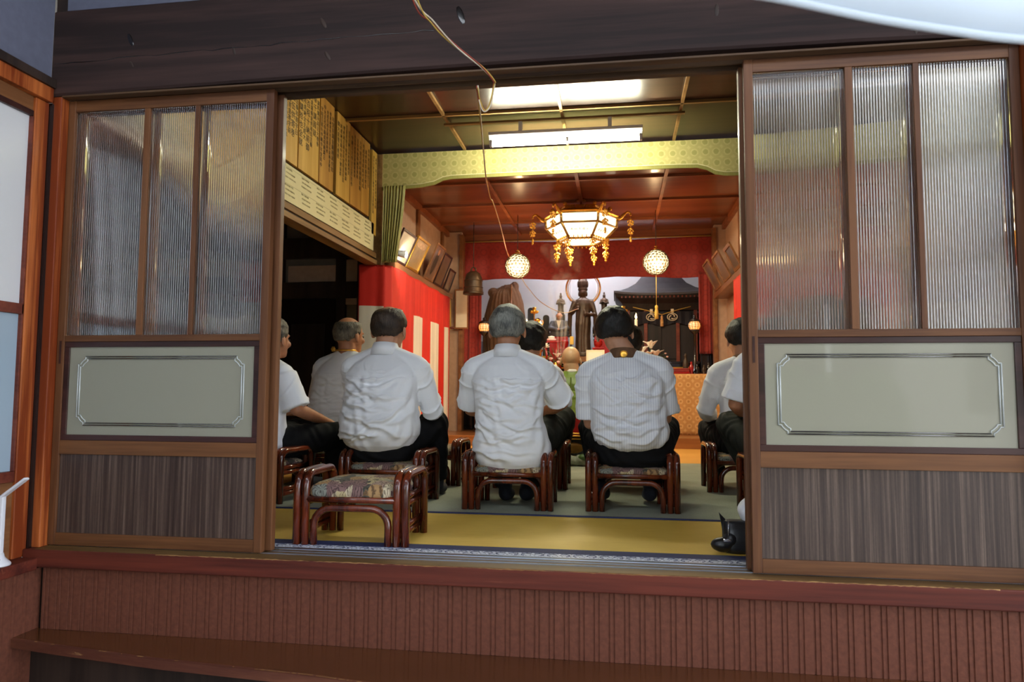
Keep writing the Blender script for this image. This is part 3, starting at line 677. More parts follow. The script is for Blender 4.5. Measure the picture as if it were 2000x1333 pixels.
for i, (x, y, a, lab) in enumerate(STOOLS):
    o = stool0 if i == 0 else copy_tree(stool0)
    o.location = (x, y, .0065 if y > .9 else 0.0005)
    if i not in (0, 6):      # a sat-on pad is pressed flat
        for ch_ in o.children:
            if ch_.name.startswith('seat') and 'rail' not in ch_.name: ch_.scale = (1, 1, .60); ch_.location = (0, 0, .073)
    o.rotation_euler = (0, 0, a); o.rotation_euler = (0, 0, a); o['label'] = lab; o['group'] = 'rattan stools'
cp = MB().box(-1.70, 1.72, .985, 3.68, .0012, .006).build('carpet', M['carpet'])
tag(cp, 'grey-green carpet under the rows of stools', 'carpet')
bd = MB().box(-1.70, 1.72, .970, .985, .0008, .0072).build('binding', M['navy'], cp); bd['label'] = 'navy cloth edge'

# ------------------------------------------------------------------ lamps
t = thing('fluorescent_lamp', 'fluorescent tube lamp fixed under the boarded ceiling', 'lamp', (.038, 2.92, 0))
m = MB(); m.prism([(-.05, 2.648), (.05, 2.648), (.05, 2.625), (.022, 2.592), (-.022, 2.592), (-.05, 2.625)], -.60, .60, 'x'); m.build('housing', M['white'], t, .002)
MB().tube([(-.575, 0, 2.560), (.575, 0, 2.560)], .0155, 12).build('tube', M['tube'], t)
for sx in (-1, 1): MB().box(sx*.585-.012, sx*.585+.012, -.018, .018, 2.542, 2.60).build('socket', M['white'], t, .003)
MB().lathe([(.012, 0), (.022, -.006), (.022, -.03), (.012, -.04), (.006, -.042), (.006, -.06), (.001, -.062)], (.02, 0, 2.592), 14).build('starter', M['white'], t)
for x in (-.35, .35): MB().box(x-.015, x+.015, -.02, .02, 2.648, 2.734).build('hanger_bracket', M['white'], t)
b_ = MB().box(-.97, .92, -.016, .016, 2.734, 2.7515).build('mounting_batten', M['batten'], t, .002)

# hexagonal lantern
LC = (.07, 4.85, 2.06)
t = thing('hexagonal_lantern', 'gilt hexagonal lantern with glowing panels and bead tassels hanging from the ceiling', 'lantern', LC, .0)
def hexp(r, z, o=0.): return [(r*math.cos(PI/3*k+o), r*math.sin(PI/3*k+o), z) for k in range(6)]
R1, R2, R3 = .375, .365, .225; z3, z2, z1 = .115, .255, .355
m = MB(); m.loft([hexp(R3-.006, z3), hexp(R2-.006, z2), hexp(R1-.006, z1)], 0, False, caps=False); m.add(hexp(R3-.006, z3), [(5, 4, 3, 2, 1, 0)])
m.build('glowing_panels', M['panel'], t)
fr = MB()
for r, z in ((R3, z3), (R2, z2), (R1, z1)):
    P = [V(*p) for p in hexp(r, z)]
    for k in range(6): fr.tube([P[k], P[(k+1) % 6]], .012, 6)
A, B_, C_ = hexp(R3, z3), hexp(R2, z2), hexp(R1, z1)
for k in range(6): fr.tube([A[k], B_[k]], .014, 6); fr.tube([B_[k], C_[k]], .015, 6)
fr.build('frame', M['golddark'], t)
m = MB(); m.loft([hexp(R1+.012, z1), hexp(R1+.03, z1+.012), hexp(R1-.04, z1+.035), hexp(R1-.10, z1+.07), hexp(R1-.13, z1+.085)], 0, False); m.build('roof', M['gold'], t)
for k in range(6):      # crest boards between the corners
    a = PI/3*k+PI/6; c = Rz(a)
    for q in (-1, 0, 1):
        mm = MB(); mm.obox(c @ V(R1*.866-.075, q*.098, z1+.068), V(.008, .045, .026), c @ Ry(-.35)); mm.build('crest_board', M['gold'], t, .004)
for k in range(6):
    a = PI/3*k; c = Rz(a)
    path = [c @ V(*p) for p in bez([(R1-.06, 0, z1+.03), (R1+.02, 0, z1-.005), (R1+.065, 0, z1+.03), (R1+.105, 0, z1+.062), (R1+.135, 0, z1+.045), (R1+.137, 0, z1+.022)], 5)]
    MB().tube(path, [.022]*6+[.016]*6+[.011]*(len(path)-12), 8).build('curled_arm', M['gold'], t)
    kb = MB(); kb.ell(c @ V(R1-.075, 0, z1+.10), (.022, .022, .022), None, 12, 8); kb.build('finial', M['gold'], t)
    def tassel(top, long, name, seed):
        r_ = random.Random(seed); m = MB(); x, y, z = top
        m.tube([(x, y, z), (x, y, z-long)], .0025, 5)
        for lv, (dz, n, rad) in enumerate(((.055, 7, .03), (.085, 6, .024), (.145, 7, .028), (.175, 6, .02))):
            if dz > long: continue
            for q in range(n):
                aa = 2*PI*q/n+lv; m.ell((x+rad*math.cos(aa), y+rad*math.sin(aa), z-dz-r_.uniform(0, .012)), (.007, .007, .012), None, 6, 5)
            m.lathe([(.004, 0), (.014, -.01), (rad*.9, -.022)], (x, y, z-dz+.026), 8)
        m.lathe([(.004, 0), (.012, -.008), (.012, -.032), (.006, -.036), (.013, -.046), (.002, -.062)], (x, y, z-long+.02), 10)
        m.build(name, M['gold'], t)
    tp = c @ V(R1+.137, 0, z1+.018); tassel(tp, .235, 'tassel', k)
    tp = c @ V(R3+.03, 0, z3+.02); tassel(tp, .20, 'tassel', k+10)
    # bead swags along each lower edge
    m = MB(); r_ = random.Random(k); p0, p1 = c @ V(R3+.035, 0, z3+.03), Rz(a+PI/3) @ V(R3+.035, 0, z3+.03)
    for q in range(13):
        s_ = q/12; p = p0*(1-s_)+p1*s_; h = .03+.012*math.cos(q*PI)
        m.tube([p, p-V(0, 0, h)], .002, 4); m.ell(p-V(0, 0, h+.006), (.0065, .0065, .008), None, 6, 5)
        if q % 2: m.ell(p-V(0, 0, .012), (.012, .006, .012), Rz(a+PI/6), 6, 5)
    m.build('bead_fringe', M['gold'], t)
    a2 = a+PI/6; n_ = V(math.cos(a2), math.sin(a2), 0); mid = (R3+R2)/2*.866
    th = math.atan2((R2-R3)*.866, z2-z3)
    writing('panel_lettering', '奉納本尊前', .036, M['ink'], t, tuple(n_*(mid+.006+.018*math.tan(th))+V(0, 0, (z2+z3)/2+.018)), (PI/2+th, 0, a2+PI/2), 1.25)
def glow(parent, loc, e, col, r=.06, down=False):
    l = bpy.data.lights.new('lamp_light', 'AREA' if down else 'POINT'); l.energy = e; l.color = col
    if down: l.shape = 'DISK'; l.size = r*2
    else: l.shadow_soft_size = r
    o = bpy.data.objects.new('lamp_light', l); COL.objects.link(o); o.parent = parent; o.location = loc; return o
glow(t, (0, 0, z3-.03), 32, (1, .80, .48), .2, True)
MB().tube([(0, 0, z1+.05), (0, 0, 2.625-LC[2])], .006, 8).build('hanging_rod', M['golddark'], t)
MB().lathe([(.05, 0), (.05, .012), (.01, .02)], (0, 0, 2.625-LC[2]-.02), 16).build('ceiling_rose', M['golddark'], t)

# two bead globes
import bmesh
def globe(loc, label, pend):
    t = thing('globe_lamp', label, 'lamp', loc, 0, 'bead globe lamps'); R_ = .140
    MB().ell((0, 0, 0), (R_-.006, R_-.006, R_-.006), None, 32, 20).build('lit_globe', M['globe'], t)
    bm = bmesh.new(); bmesh.ops.create_icosphere(bm, subdivisions=3, radius=R_)
    vs = [v.co.copy() for v in bm.verts]; es = [(e.verts[0].index, e.verts[1].index) for e in bm.edges]; bm.free()
    m = MB()
    for a, b in es: m.tube([vs[a], vs[b]], .0034, 4, caps=False)
    m.build('wire_lattice', M['bronze'], t)
    m = MB(); m.tube([(R_*1.01*math.cos(a), R_*1.01*math.sin(a), 0) for a in np.linspace(0, 2*PI, 33)[:-1]], .004, 6, closed=True)
    for q in range(4):
        aa = PI/4*q; m.tube([(R_*1.01*math.cos(aa)*math.sin(a), R_*1.01*math.sin(aa)*math.sin(a), R_*1.01*math.cos(a)) for a in np.linspace(0, 2*PI, 33)[:-1]], .003, 6, closed=True)
    m.build('rib', M['golddark'], t)
    m = MB(); m.lathe([(.03, 0), (.034, .008), (.02, .018), (.012, .02), (.022, .036), (.01, .05), (.003, .052)], (0, 0, R_-.004), 14); m.build('cap', M['brass'], t)
    MB().tube([(0, 0, R_+.04), (0, 0, 2.60-loc[2])], .004, 6).build('hanging_cord', M['darkwood'], t)
    glow(t, (0, -R_-.05, -.06), 8, (1, .66, .32), .04); glow(t, (0, R_*.6, R_+.02), 5, (1, .66, .32), .03)
    if pend:
        MB().tube([(0, 0, -R_), (0, 0, -R_-.34)], .003, 6).build('pull_cord', M['cordy'], t)
        MB().lathe([(.004, 0), (.016, -.01), (.018, -.03), (.013, -.04), (.02, -.07), (.022, -.15), (.004, -.152)], (0, 0, -R_-.33), 12).build('pull_tassel', M['cordy'], t)
globe((-.665, 5.3, 2.013), 'glowing bead globe lamp with the long cord passing it', False)
globe((.862, 5.3, 2.022), 'glowing bead globe lamp with a tasselled pull cord below', True)

# ------------------------------------------------------------------ valance and curtains
lo = [(-1.66, 2.415), (-1.30, 2.43), (-1.18, 2.45), (-1.10, 2.485), (-1.02, 2.497), (-.5, 2.502), (0, 2.508), (.5, 2.512), (.95, 2.512), (1.12, 2.508), (1.20, 2.485), (1.27, 2.445), (1.35, 2.43), (1.73, 2.425)]
t = thing('valance', 'green and gold brocade valance across the room below the ceiling', 'valance')
m = MB(); rows = []
for x, z in lo: rows.append([(x, 3.555, z+.03), (x, 3.555, 2.752), (x, 3.567, 2.752), (x, 3.567, z+.03)])
m.loft(rows, 0, False).build('brocade', M['valance'], t)
m = MB(); m.loft([[(x, 3.553, z), (x, 3.553, z+.0295), (x, 3.568, z+.0295), (x, 3.568, z)] for x, z in lo], 0, False).build('fringe', M['fringe'], t)
MB().tube([(x, 3.55, z+.031) for x, z in lo], .0035, 5).build('piping', M['paper'], t)
def drape(name, path, z0, z1, n, folds, amp, mat, parent=None, rows=24, thick=.004, gather=None, mats=None, matf=None):
    """hanging cloth along a plan path, folded in plan, given real thickness"""
    path = [V(*p) for p in path]; seg = np.cumsum([0]+[np.linalg.norm(path[i+1]-path[i]) for i in range(len(path)-1)]); L = seg[-1]
    def at(s): i = max(0, min(len(path)-2, int(np.searchsorted(seg, s, 'right'))-1)); f = (s-seg[i])/(seg[i+1]-seg[i]); d = (path[i+1]-path[i])/(seg[i+1]-seg[i]); return path[i]*(1-f)+path[i+1]*f, d
    m = MB(); front = []; idx = 0
    for r in range(rows+1):
        f = r/rows; row = []
        for k in range(n+1):
            s = L*k/n; g_ = s
            if gather: g_ = gather(s/L, f)*L
            p, d = at(max(0, min(L, g_))); nrm = V(d[1], -d[0])
            o_ = amp*(.35+.65*f)*(math.sin(folds*2*PI*k/n+1.3*math.sin(5*k/n))+.4*math.sin(folds*4.7*PI*k/n+.8*f))
            q = p+nrm*o_; zt = z1(s) if callable(z1) else z1; zl = z0(s) if callable(z0) else z0
            row.append((q[0], q[1], zt+(zl-zt)*f))
        front.append(row)
    back = [[(p[0]+.0001, p[1]+thick*.6, p[2]) if abs(path[-1][0]-path[0][0]) > abs(path[-1][1]-path[0][1]) else (p[0]+(-thick if path[0][0] < 0 else thick), p[1], p[2]) for p in row] for row in front]
    vs = [p for row in front for p in row] + [p for row in back for p in row]; N = n+1; O = N*(rows+1)
    for r in range(rows):
        for k in range(n):
            a = r*N+k; mi = matf((k+.5)/n*L, r/rows) if matf else 0
            m.add([], [], 0); m.f.append((a, a+1, a+N+1, a+N)); m.m.append(mi); m.s.append(True); m.f.append((O+a, O+a+N, O+a+N+1, O+a+1)); m.m.append(mi); m.s.append(True)
    for k in range(n): m.f.append((k, O+k, O+k+1, k+1)); m.m.append(0); m.s.append(False); a = rows*N+k; m.f.append((a, a+1, O+a+1, O+a)); m.m.append(0); m.s.append(False)
    for r in range(rows): a = r*N; m.f.append((a, a+N, O+a+N, O+a)); m.m.append(0); m.s.append(False); a = r*N+n; m.f.append((a, O+a, O+a+N, a+N)); m.m.append(0); m.s.append(False)
    m.v = [tuple(map(float, p)) for p in vs]
    return m.build(name, mats or mat, parent)
gc = drape('tied_curtain', [(-1.645, 3.535), (-1.44, 3.535)], 1.752, 2.45, 90, 8, .016, M['curtain_g'], None, 20,
           gather=lambda s, f: s*(1-.36*f**1.4))
tag(gc, 'green silk curtain gathered beside the votive boards', 'curtain')
# red and white festival curtain round the corner post
def kohaku(s, f):
    if f < .212: return 0
    for a, b in ((.015, .235), (.40, .66), (1.02, 1.36), (1.67, 2.03), (2.30, 2.49)):
        if a <= s <= b: return 1
    return 0
c1 = drape('festival_curtain', [(-1.86, 3.545), (-1.62, 3.545), (-1.57, 3.60), (-1.57, 5.86)], .12, lambda s: 1.742-.012*math.sin(s*5)**2, 250, 11, .008, None, None, 52, mats=[M['red'], M['white_cloth']], matf=kohaku)
tag(c1, 'red and white striped festival curtain wrapped round the post by the dark room', 'curtain')
c2 = drape('festival_curtain', [(1.565, 3.50), (1.565, 4.60)], .12, 1.70, 120, 6, .008, None, None, 52, mats=[M['red'], M['white_cloth']],
           matf=lambda s, f: 1 if f > .25 and (.15 < s % .52 < .41) else 0)
tag(c2, 'red and white striped festival curtain behind the sliding door, below the framed pictures', 'curtain')

# ------------------------------------------------------------------ votive boards and name list
def vtext(rng, n, pool): return '\n'.join(rng.choice(pool) for _ in range(n))
POOL = '奉納金伍萬圓也寄進堂宇修理御寶前大般若経全巻施主講中昭和五十年吉日願意成就永代供養料拾参百千'
BOARDS = [(.42, .62, 2.10, 2.755, 0, 'first yellowed votive board from the doorway, covered in fine brush writing'), (.64, .94, 2.10, 2.758, 0, 'second votive board from the doorway'), (.96, 1.27, 2.105, 2.76, 0, 'third votive board from the doorway'),
          (1.28, 1.60, 2.11, 2.76, 0, 'fourth'), (1.615, 1.93, 2.112, 2.762, 0, 'x'), (1.945, 2.27, 2.112, 2.764, 0, 'x'), (2.285, 2.54, 2.112, 2.772, 0, 'x'), (2.595, 2.87, 2.115, 2.77, 0, 'x'), (2.88, 3.13, 2.118, 2.765, 0, 'x'), (3.14, 3.33, 2.12, 2.765, 0, 'x'), (3.40, 3.52, 1.99, 2.745, .0, 'x')]
LAB = ['narrow votive board just inside the sliding door, mostly hidden', 'votive board with a blank middle close to the sliding door', 'votive board with small dense writing beside the one with the blank middle', 'pale votive board with greyish faded columns of writing',
       'votive board with five large dark brushed columns', 'votive board with big brushed amount characters, widest gap of bare wood below', 'plain darker votive board before the wide black gap', 'votive board just beyond the wide black gap', 'brown votive board with close faint columns',
       'brown votive board next to the narrow hanging slat', 'narrow votive slat hanging lower than the rest beside the green curtain']
rng = random.Random(3)
for i, (y0, y1, z0, z1, dx, _) in enumerate(BOARDS):
    t = thing('votive_board', LAB[i], 'board', (-1.712, (y0+y1)/2, z0), 0, 'votive boards under the ceiling')
    h = (y1-y0)/2; H = z1-z0
    MB().box(-.012, .012, -h, h, 0, H).build('panel', M['board_b'] if i in (1, 6, 8, 9) else M['board'], t, .002)
    nc = max(1, int(round(2*h/.056)))
    if y1 > .6:
        for c in range(nc):
            yy = h-(c+.5)*2*h/nc; big = i in (4, 5) and c % 2; sz = .056 if big else rng.choice([.033, .038, .043])
            n_ = int((H-.09)/(sz*1.12)); n_ = max(1, int(n_*rng.uniform(.7, 1)))
            writing('brush_writing', vtext(rng, n_, POOL), sz, M['ink'], t, (.0126, yy, H-.04-rng.uniform(0, .05)), (PI/2, 0, PI/2), 1, 1.0 if not big else 1.1)
t = thing('donor_list', 'long cream paper list of names under the votive boards', 'list', (-1.704, 2.0, 1.845))
MB().box(-.004, .004, -1.75, 1.46, 0, .245).build('sheet', M['paper'], t)
for r in range(2):
    k = 0; y = -1.0
    while y < 1.40:
        n_ = rng.choice([5, 6, 7]);
        writing('printed_line', ''.join(rng.choice(POOL) for _ in range(rng.choice([6, 8, 9]))), .0145, M['greyink'], t, (.0045, y+.08, .222-.112*r), (PI/2, 0, PI/2), 1.05)
        for q in range(2): writing('printed_line', ''.join(rng.choice(POOL) for _ in range(rng.choice([10, 11, 12]))), .0125, M['greyink'], t, (.0045, y+.10, .222-.112*r-.03-.03*q), (PI/2, 0, PI/2), 1.15)
        y += .245
    MB().box(.004, .0047, -1.3, 1.40, .226-.112*r, .2275-.112*r).build('ruled_line', M['greyink'], t)

# ------------------------------------------------------------------ pictures tilted out over the shelf rails
def picture(loc, w_, h, side, tilt, frame, face, label, fw=.02, art=None):
    """side -1: on the wall at -x, facing +x"""
    t = thing('framed_picture', label, 'picture', loc, PI/2 if side < 0 else -PI/2, 'pictures on the shelf rails')
    R = Rx(tilt); d = .018
    def bx(n_, x0, x1, y0, y1, z0, z1, mat, bv=0): 
        m = MB(); c = V((x0+x1)/2, (y0+y1)/2, (z0+z1)/2); m.obox(R @ c, V((x1-x0)/2, (y1-y0)/2, (z1-z0)/2), R); return m.build(n_, mat, t, bv)
    for a in ((-w_/2, -w_/2+fw, 0, h), (w_/2-fw, w_/2, 0, h), (-w_/2+fw, w_/2-fw, 0, fw), (-w_/2+fw, w_/2-fw, h-fw, h)): bx('frame_bar', a[0], a[1], -d, 0, a[2], a[3], frame, .002)
    bx('backing', -w_/2+fw, w_/2-fw, -.004, 0, fw, h-fw, M['darkwood']); bx('image', -w_/2+fw, w_/2-fw, -.008, -.0045, fw, h-fw, face)
    if art:
        for (x, z, rx, rz_, mt) in art:
            m = MB(); c = R @ V(x*w_, -.0085, h*z); m.ell(c, (rx*w_, .001, rz_*h), R, 14, 6); m.build('painted_figure', mt, t)
P1 = plain('pale_print', S(232, 216, 186), .35, var=.08, scale=5, coat=.3); P2 = plain('gilt_print', S(186, 150, 92), .4, var=.25, scale=8, coat=.5)
P3 = plain('dim_painting', S(122, 92, 76), .35, var=.3, scale=6, coat=.5); P4 = plain('brown_photograph', S(110, 84, 66), .3, var=.3, scale=5, coat=.5); P5 = plain('grey_photograph', S(150, 130, 112), .35, var=.2, scale=5, coat=.5)
picture((-1.585, 3.78, 1.803), .42, .30, -1, .42, M['frame_dark'], P1, 'brown-framed pale print lit by the clip lamp')
picture((-1.585, 4.22, 1.803), .42, .33, -1, .42, M['gold'], P2, 'gilt-framed picture next to the lit print', .024, [(0, .78, .34, .1, M['goldbro'])])
picture((-1.585, 4.84, 1.803), .34, .40, -1, .40, M['ledge'], P3, 'tall picture of a robed figure with gold lower edge', .02, [(0, .5, .2, .34, M['bronze']), (0, .78, .1, .1, M['skin2'])])
picture((-1.585, 5.23, 1.803), .34, .37, -1, .38, M['frame_dark'], P4, 'dark brown photograph leaning behind the robed figure picture')
picture((-1.585, 5.66, 1.803), .28, .26, -1, .34, M['frame_dark'], P5, 'small dark-framed photograph nearest the wing column')
picture((1.575, 4.32, 1.768), .34, .25, 1, .45, M['dais'], P4, 'wood-framed photograph tilted over the shelf rail above the red curtain', .03)
picture((1.575, 4.95, 1.768), .42, .30, 1, .45, M['ledge'], P3, 'brown picture seen edge-on next to the wood-framed photograph')
picture((1.575, 5.62, 1.768), .42, .34, 1, .45, M['ledge'], P3, 'leaning picture next to the red altar drop')
picture((1.715, 4.0, 2.08), .3, .22, 1, .2, M['ledge'], P1, 'small picture hung high on the plaster wall', .02)
t = thing('clip_lamp', 'white clip lamp with a cluster of bright LEDs beside the lit print', 'lamp', (-1.50, 3.60, 1.83))
MB().tube([(-.05, -.02, .02), (.05, .01, .005)], [.024, .034], 14).build('lamp_head', M['white'], t)
m = MB()
for a in range(7):
    rr__ = 0 if a == 6 else .021; m.ell((.055, .012+rr__*math.cos(a*PI/3), .004+rr__*math.sin(a*PI/3)), (.006, .0085, .0085), None, 8, 6)
m.build('led_cluster', M['led'], t)
MB().tube([(-.05, -.02, .02), (-.07, -.01, -.03), (-.075, .02, -.045)], .007, 8).build('bracket', M['steel'], t)
ld = bpy.data.lights.new('clip_lamp_light', 'SPOT'); ld.energy = 14; ld.spot_size = 2.2; ld.spot_blend = .8; ld.shadow_soft_size = .03; ld.color = (1, .9, .75)
lo_ = bpy.data.objects.new('lamp_beam', ld); COL.objects.link(lo_); lo_.parent = t; lo_.location = (.075, .02, .0); lo_.rotation_euler = Vector((-.25, 1, -.1)).to_track_quat('-Z', 'Y').to_euler()
t = thing('wooden_plaque', 'pale blank wooden plaque hung on the wing column', 'plaque', (-1.48, 6.10, 1.38))
MB().box(-.085, .085, -.012, 0, 0, .50).build('board', M['dais'], t, .003); MB().box(-.07, .07, -.0135, -.012, .02, .48).build('paper', M['cream'], t)
t = thing('bamboo_pole', 'thin bamboo pole with hook hung by the end of the red striped curtain', 'pole', (-1.585, 5.93, 1.36))
MB().tube([(0, 0, 0), (0, -.01, .30), (-.02, -.01, .46)], .012, 8).build('shaft', M['cordy'], t); MB().tube([(-.05, 0, .02), (.05, 0, .02)], .015, 8).build('cross_piece', M['redwood'], t)
# hanging temple bell
t = thing('hanging_bell', 'dull bronze bell hanging in the corner before the red altar cloth', 'bell', (-1.235, 5.62, 1.745))
MB().lathe([(.118, 0), (.124, .006), (.118, .02), (.112, .06), (.108, .075), (.106, .15), (.098, .20), (.08, .245), (.05, .268), (.0, .272)], (0, 0, 0), 28).build('bell_body', M['bronze'], t)
m = MB(); [m.tube([(r_*math.cos(a), r_*math.sin(a), z) for a in np.linspace(0, 2*PI, 29)[:-1]], .005, 6, closed=True) for r_, z in ((.119, .025), (.111, .08), (.107, .16))]; m.build('raised_band', M['bronze'], t)
MB().tube([(-.03, 0, .268), (-.025, 0, .31), (0, 0, .325), (.025, 0, .31), (.03, 0, .268)], .009, 8).build('crown_loop', M['bronze'], t)
MB().tube([(0, 0, .32), (0, 0, .86)], .005, 6).build('hanging_rope', M['darkwood'], t)
# ------------------------------------------------------------------ people
def folds(co, no, rng, cx, cy, z0, z1, n, amp, slope=.25):
    """soft cloth creases running mostly across the back"""
    u = np.arctan2(co[:, 0]-cx(co[:, 2]), -(co[:, 1]-cy(co[:, 2])))*.19; v = co[:, 2]; d = np.zeros(len(co))
    for _ in range(n):
        u0 = rng.uniform(-.17, .17); v0 = rng.uniform(z0, z1); L = rng.uniform(.07, .19); c = rng.uniform(-.8, 2.4); s = rng.gauss(0, slope)*.6+(1.6*u0 if rng.random() < .75 else -1.2*u0); w_ = rng.uniform(.0055, .0105); A = amp*rng.uniform(.45, 1.35)
        ca, sa = math.cos(s), math.sin(s); a = (u-u0)*ca+(v-v0)*sa; b = -(u-u0)*sa+(v-v0)*ca-c*a*a+.006*np.sin(a*38+u0*90)
        w2 = w_*(.7+.6*np.clip((a/L+1)/2, 0, 1))
        env = np.exp(-(a/L)**4)*(1-.45*(a/L)**2).clip(0, 1)
        d += A*env*(np.exp(-(np.abs(b)/w2)**1.35)-.6*np.exp(-((b+2.3*w2)/(1.9*w2))**2))
    d += amp*.30*np.sin(30*v+9*np.sin(11*u+1)+4*u)*np.sin(13*u+2) + amp*.22*np.sin(55*v-21*u+3*np.sin(17*u))
    return d
def hand(m, W, d, up, side, s=1.):
    """palm, four bent fingers, thumb; d: pointing direction, up: back of the hand"""
    W = V(*W); d = V(*d)/np.linalg.norm(d); up = V(*up); up = up-d*(up @ d); up /= np.linalg.norm(up); sd = np.cross(d, up)*side
    R = np.array([sd, d, up]).T
    m.ell(W+d*.045*s, (.041*s, .052*s, .016*s), R, 14, 8)
    m.tube([W-d*.02, W+d*.03*s], [.026*s, .03*s], 10, flat=(1.0, .75))
    for k, (o, L) in enumerate(((-.031, .066), (-.0105, .076), (.0105, .072), (.031, .056))):
        b = W+d*.086*s+sd*o*s; p1 = b+(d*.9-up*.2+sd*o*1.2)*L*.45*s; p2 = p1+(d*.7-up*.7)*L*.32*s; p3 = p2+(d*.35-up*.9)*L*.26*s
        m.tube([b-d*.02, b, p1, p2, p3], [.0095*s, .0093*s, .0088*s, .008*s, .007*s], 8, rnd=1)
    b = W+d*.03*s-sd*.034*s; p1 = b+(d*.6-sd*.75-up*.1)*.036*s; p2 = p1+(d*.95-sd*.1-up*.25)*.03*s
    m.tube([b, p1, p2], [.0115*s, .0105*s, .009*s], 8, rnd=1)
def person(label, loc, rz, P):
    g = P.get; t = thing('person', label, 'person', loc, math.radians(rz), 'seated worshippers' if not g('priest') else None)
    rng = random.Random(g('seed', 1)); vox = g('vox', .0065)
    seat = g('seat', .222); w_ = g('w', 1.); dp = g('dp', 1.); N = V(*g('neck', (0, .05, .80))); bow = g('bow', .045); hx = g('hip', (0, 0))
    H0 = V(hx[0], hx[1], seat)
    def sp(tt): q = H0+(N-H0)*tt; q[1] -= bow*math.sin(PI*min(1, max(0, tt))); return q
    cx = lambda z: H0[0]+(N[0]-H0[0])*np.clip((z-seat)/(N[2]-seat), 0, 1)
    cy = lambda z: H0[1]+(N[1]-H0[1])*np.clip((z-seat)/(N[2]-seat), 0, 1)-bow*np.sin(PI*np.clip((z-seat)/(N[2]-seat), 0, 1))
    def ring(c, rx, ry, n=28, pw=2.4, yaw=0.):
        out = []
        for k in range(n):
            a = 2*PI*k/n; ca, sa = math.cos(a), math.sin(a); q = V(rx*abs(ca)**(2/pw)*np.sign(ca), ry*abs(sa)**(2/pw)*np.sign(sa), 0); out.append(c+Rz(yaw) @ q)
        return out
    ty = math.radians(g('twist', 0))
    sw = g('sw', .172)*w_; zs = N[2]-g('drop', .085)
    SH = {s: V(N[0], N[1], 0)+Rz(ty) @ V(s*sw, -.012, 0)+V(0, 0, zs+s*g('tilt', 0)) for s in (-1, 1)}
    EL = {-1: V(*g('eL', (-.24, .10, .50))), 1: V(*g('eR', (.24, .10, .50)))}
    WR = {-1: V(*g('wL', (-.10, .36, .47))), 1: V(*g('wR', (.10, .36, .47)))}
    KN = {-1: V(*g('kL', (-.19, .40, .42))), 1: V(*g('kR', (.19, .40, .42)))}
    AN = {-1: V(*g('aL', (-.14, .20, .075))), 1: V(*g('aR', (.14, .20, .075)))}
    HJ = {s: H0+V(s*.09*w_, .03, .085) for s in (-1, 1)}
    # --- head frame
    hy, hp, hr = [math.radians(a) for a in g('head', (0, 0, 0))]
    hs = g('hs', 1.); HR = Rz(hy) @ Ry(hr) @ Rx(hp); HC = N+V(*g('hoff', (0, .028, .128))); hd = lambda x, y, z: HC+HR @ V(x, y, z)*hs
    # --- body: one skin over head, trunk and limbs
    b = MB()
    for c, r, rot in (((0, -.012, .020), (.079, .093, .092), None), ((0, .030, -.025), (.061, .056, .080), None), ((0, .044, -.072), (.044, .042, .036), None), ((0, .072, -.088), (.022, .018, .016), None),
                      ((0, .093, -.022), (.0105, .017, .020), None), ((0, .086, -.004), (.008, .012, .026), None), ((0, .074, .018), (.048, .016, .011), None), ((0, .082, -.060), (.021, .010, .0085), None),
                      ((.038, .066, -.03), (.02, .02, .02), None), ((-.038, .066, -.03), (.02, .02, .02), None),
                      ((.084, -.008, -.016), (.0095, .021, .034), Rz(.35) @ Ry(-.12)), ((-.084, -.008, -.016), (.0095, .021, .034), Rz(-.35) @ Ry(.12))):
        b.ell(hd(*c), tuple(k*hs for k in r), HR if rot is None else HR @ rot, 18, 12)
    b.tube([N-V(0, .005, .05), N+V(0, .004, .02), hd(0, -.018, -.045), hd(0, -.012, 0)], [.064*hs, .056*hs*g('nk', 1.), .055*hs*g('nk', 1.), .05*hs], 14)
    b.loft([ring(sp(tt), rx*w_, ry, yaw=ty*tt) for tt, rx, ry in ((-.02, .14, .09), (.08, .155, .11), (.3, .14, .10), (.55, .145, .10), (.75, .15, .095), (.87, .125, .075), (.95, .07, .06), (1.0, .055, .055))])
    for s in (-1, 1):
        b.ell(SH[s], (.052, .052, .052)); b.tube([N+V(0, -.005, -.02), SH[s]], [.045, .045], 12)
        b.tube([SH[s], (SH[s]+EL[s])/2+V(0, .003, 0), EL[s]], [.047, .043, .036], 12, rnd=1); f = WR[s]-EL[s]
        b.tube([EL[s], EL[s]+f*.3, EL[s]+f*.7, WR[s]], [.036, .038, .030, .024], 12, rnd=1)
        hand(b, WR[s], f*V(1, 1, .3)+V(0, .05, -.05), (s*.15, .2, 1), s)
        b.tube([HJ[s], (HJ[s]+KN[s])/2, KN[s]], [.072, .066, .05], 12, rnd=1); sh = AN[s]-KN[s]; b.tube([KN[s], KN[s]+sh*.35, AN[s]], [.05, .048, .034], 12, rnd=1)
        b.ell(AN[s]+V(0, .045, -.035), (.038, .095, .028))
    organic('body', b, M[g('skin', 'skin')], t, g('bvox', .0058), 4)
    for s in (-1, 1):
        e = MB(); e.ell(hd(s*.029, .077, -.004), (.013*hs, .009*hs, .0065*hs), HR, 10, 6); e.build('eye', M['blacklac'], t)
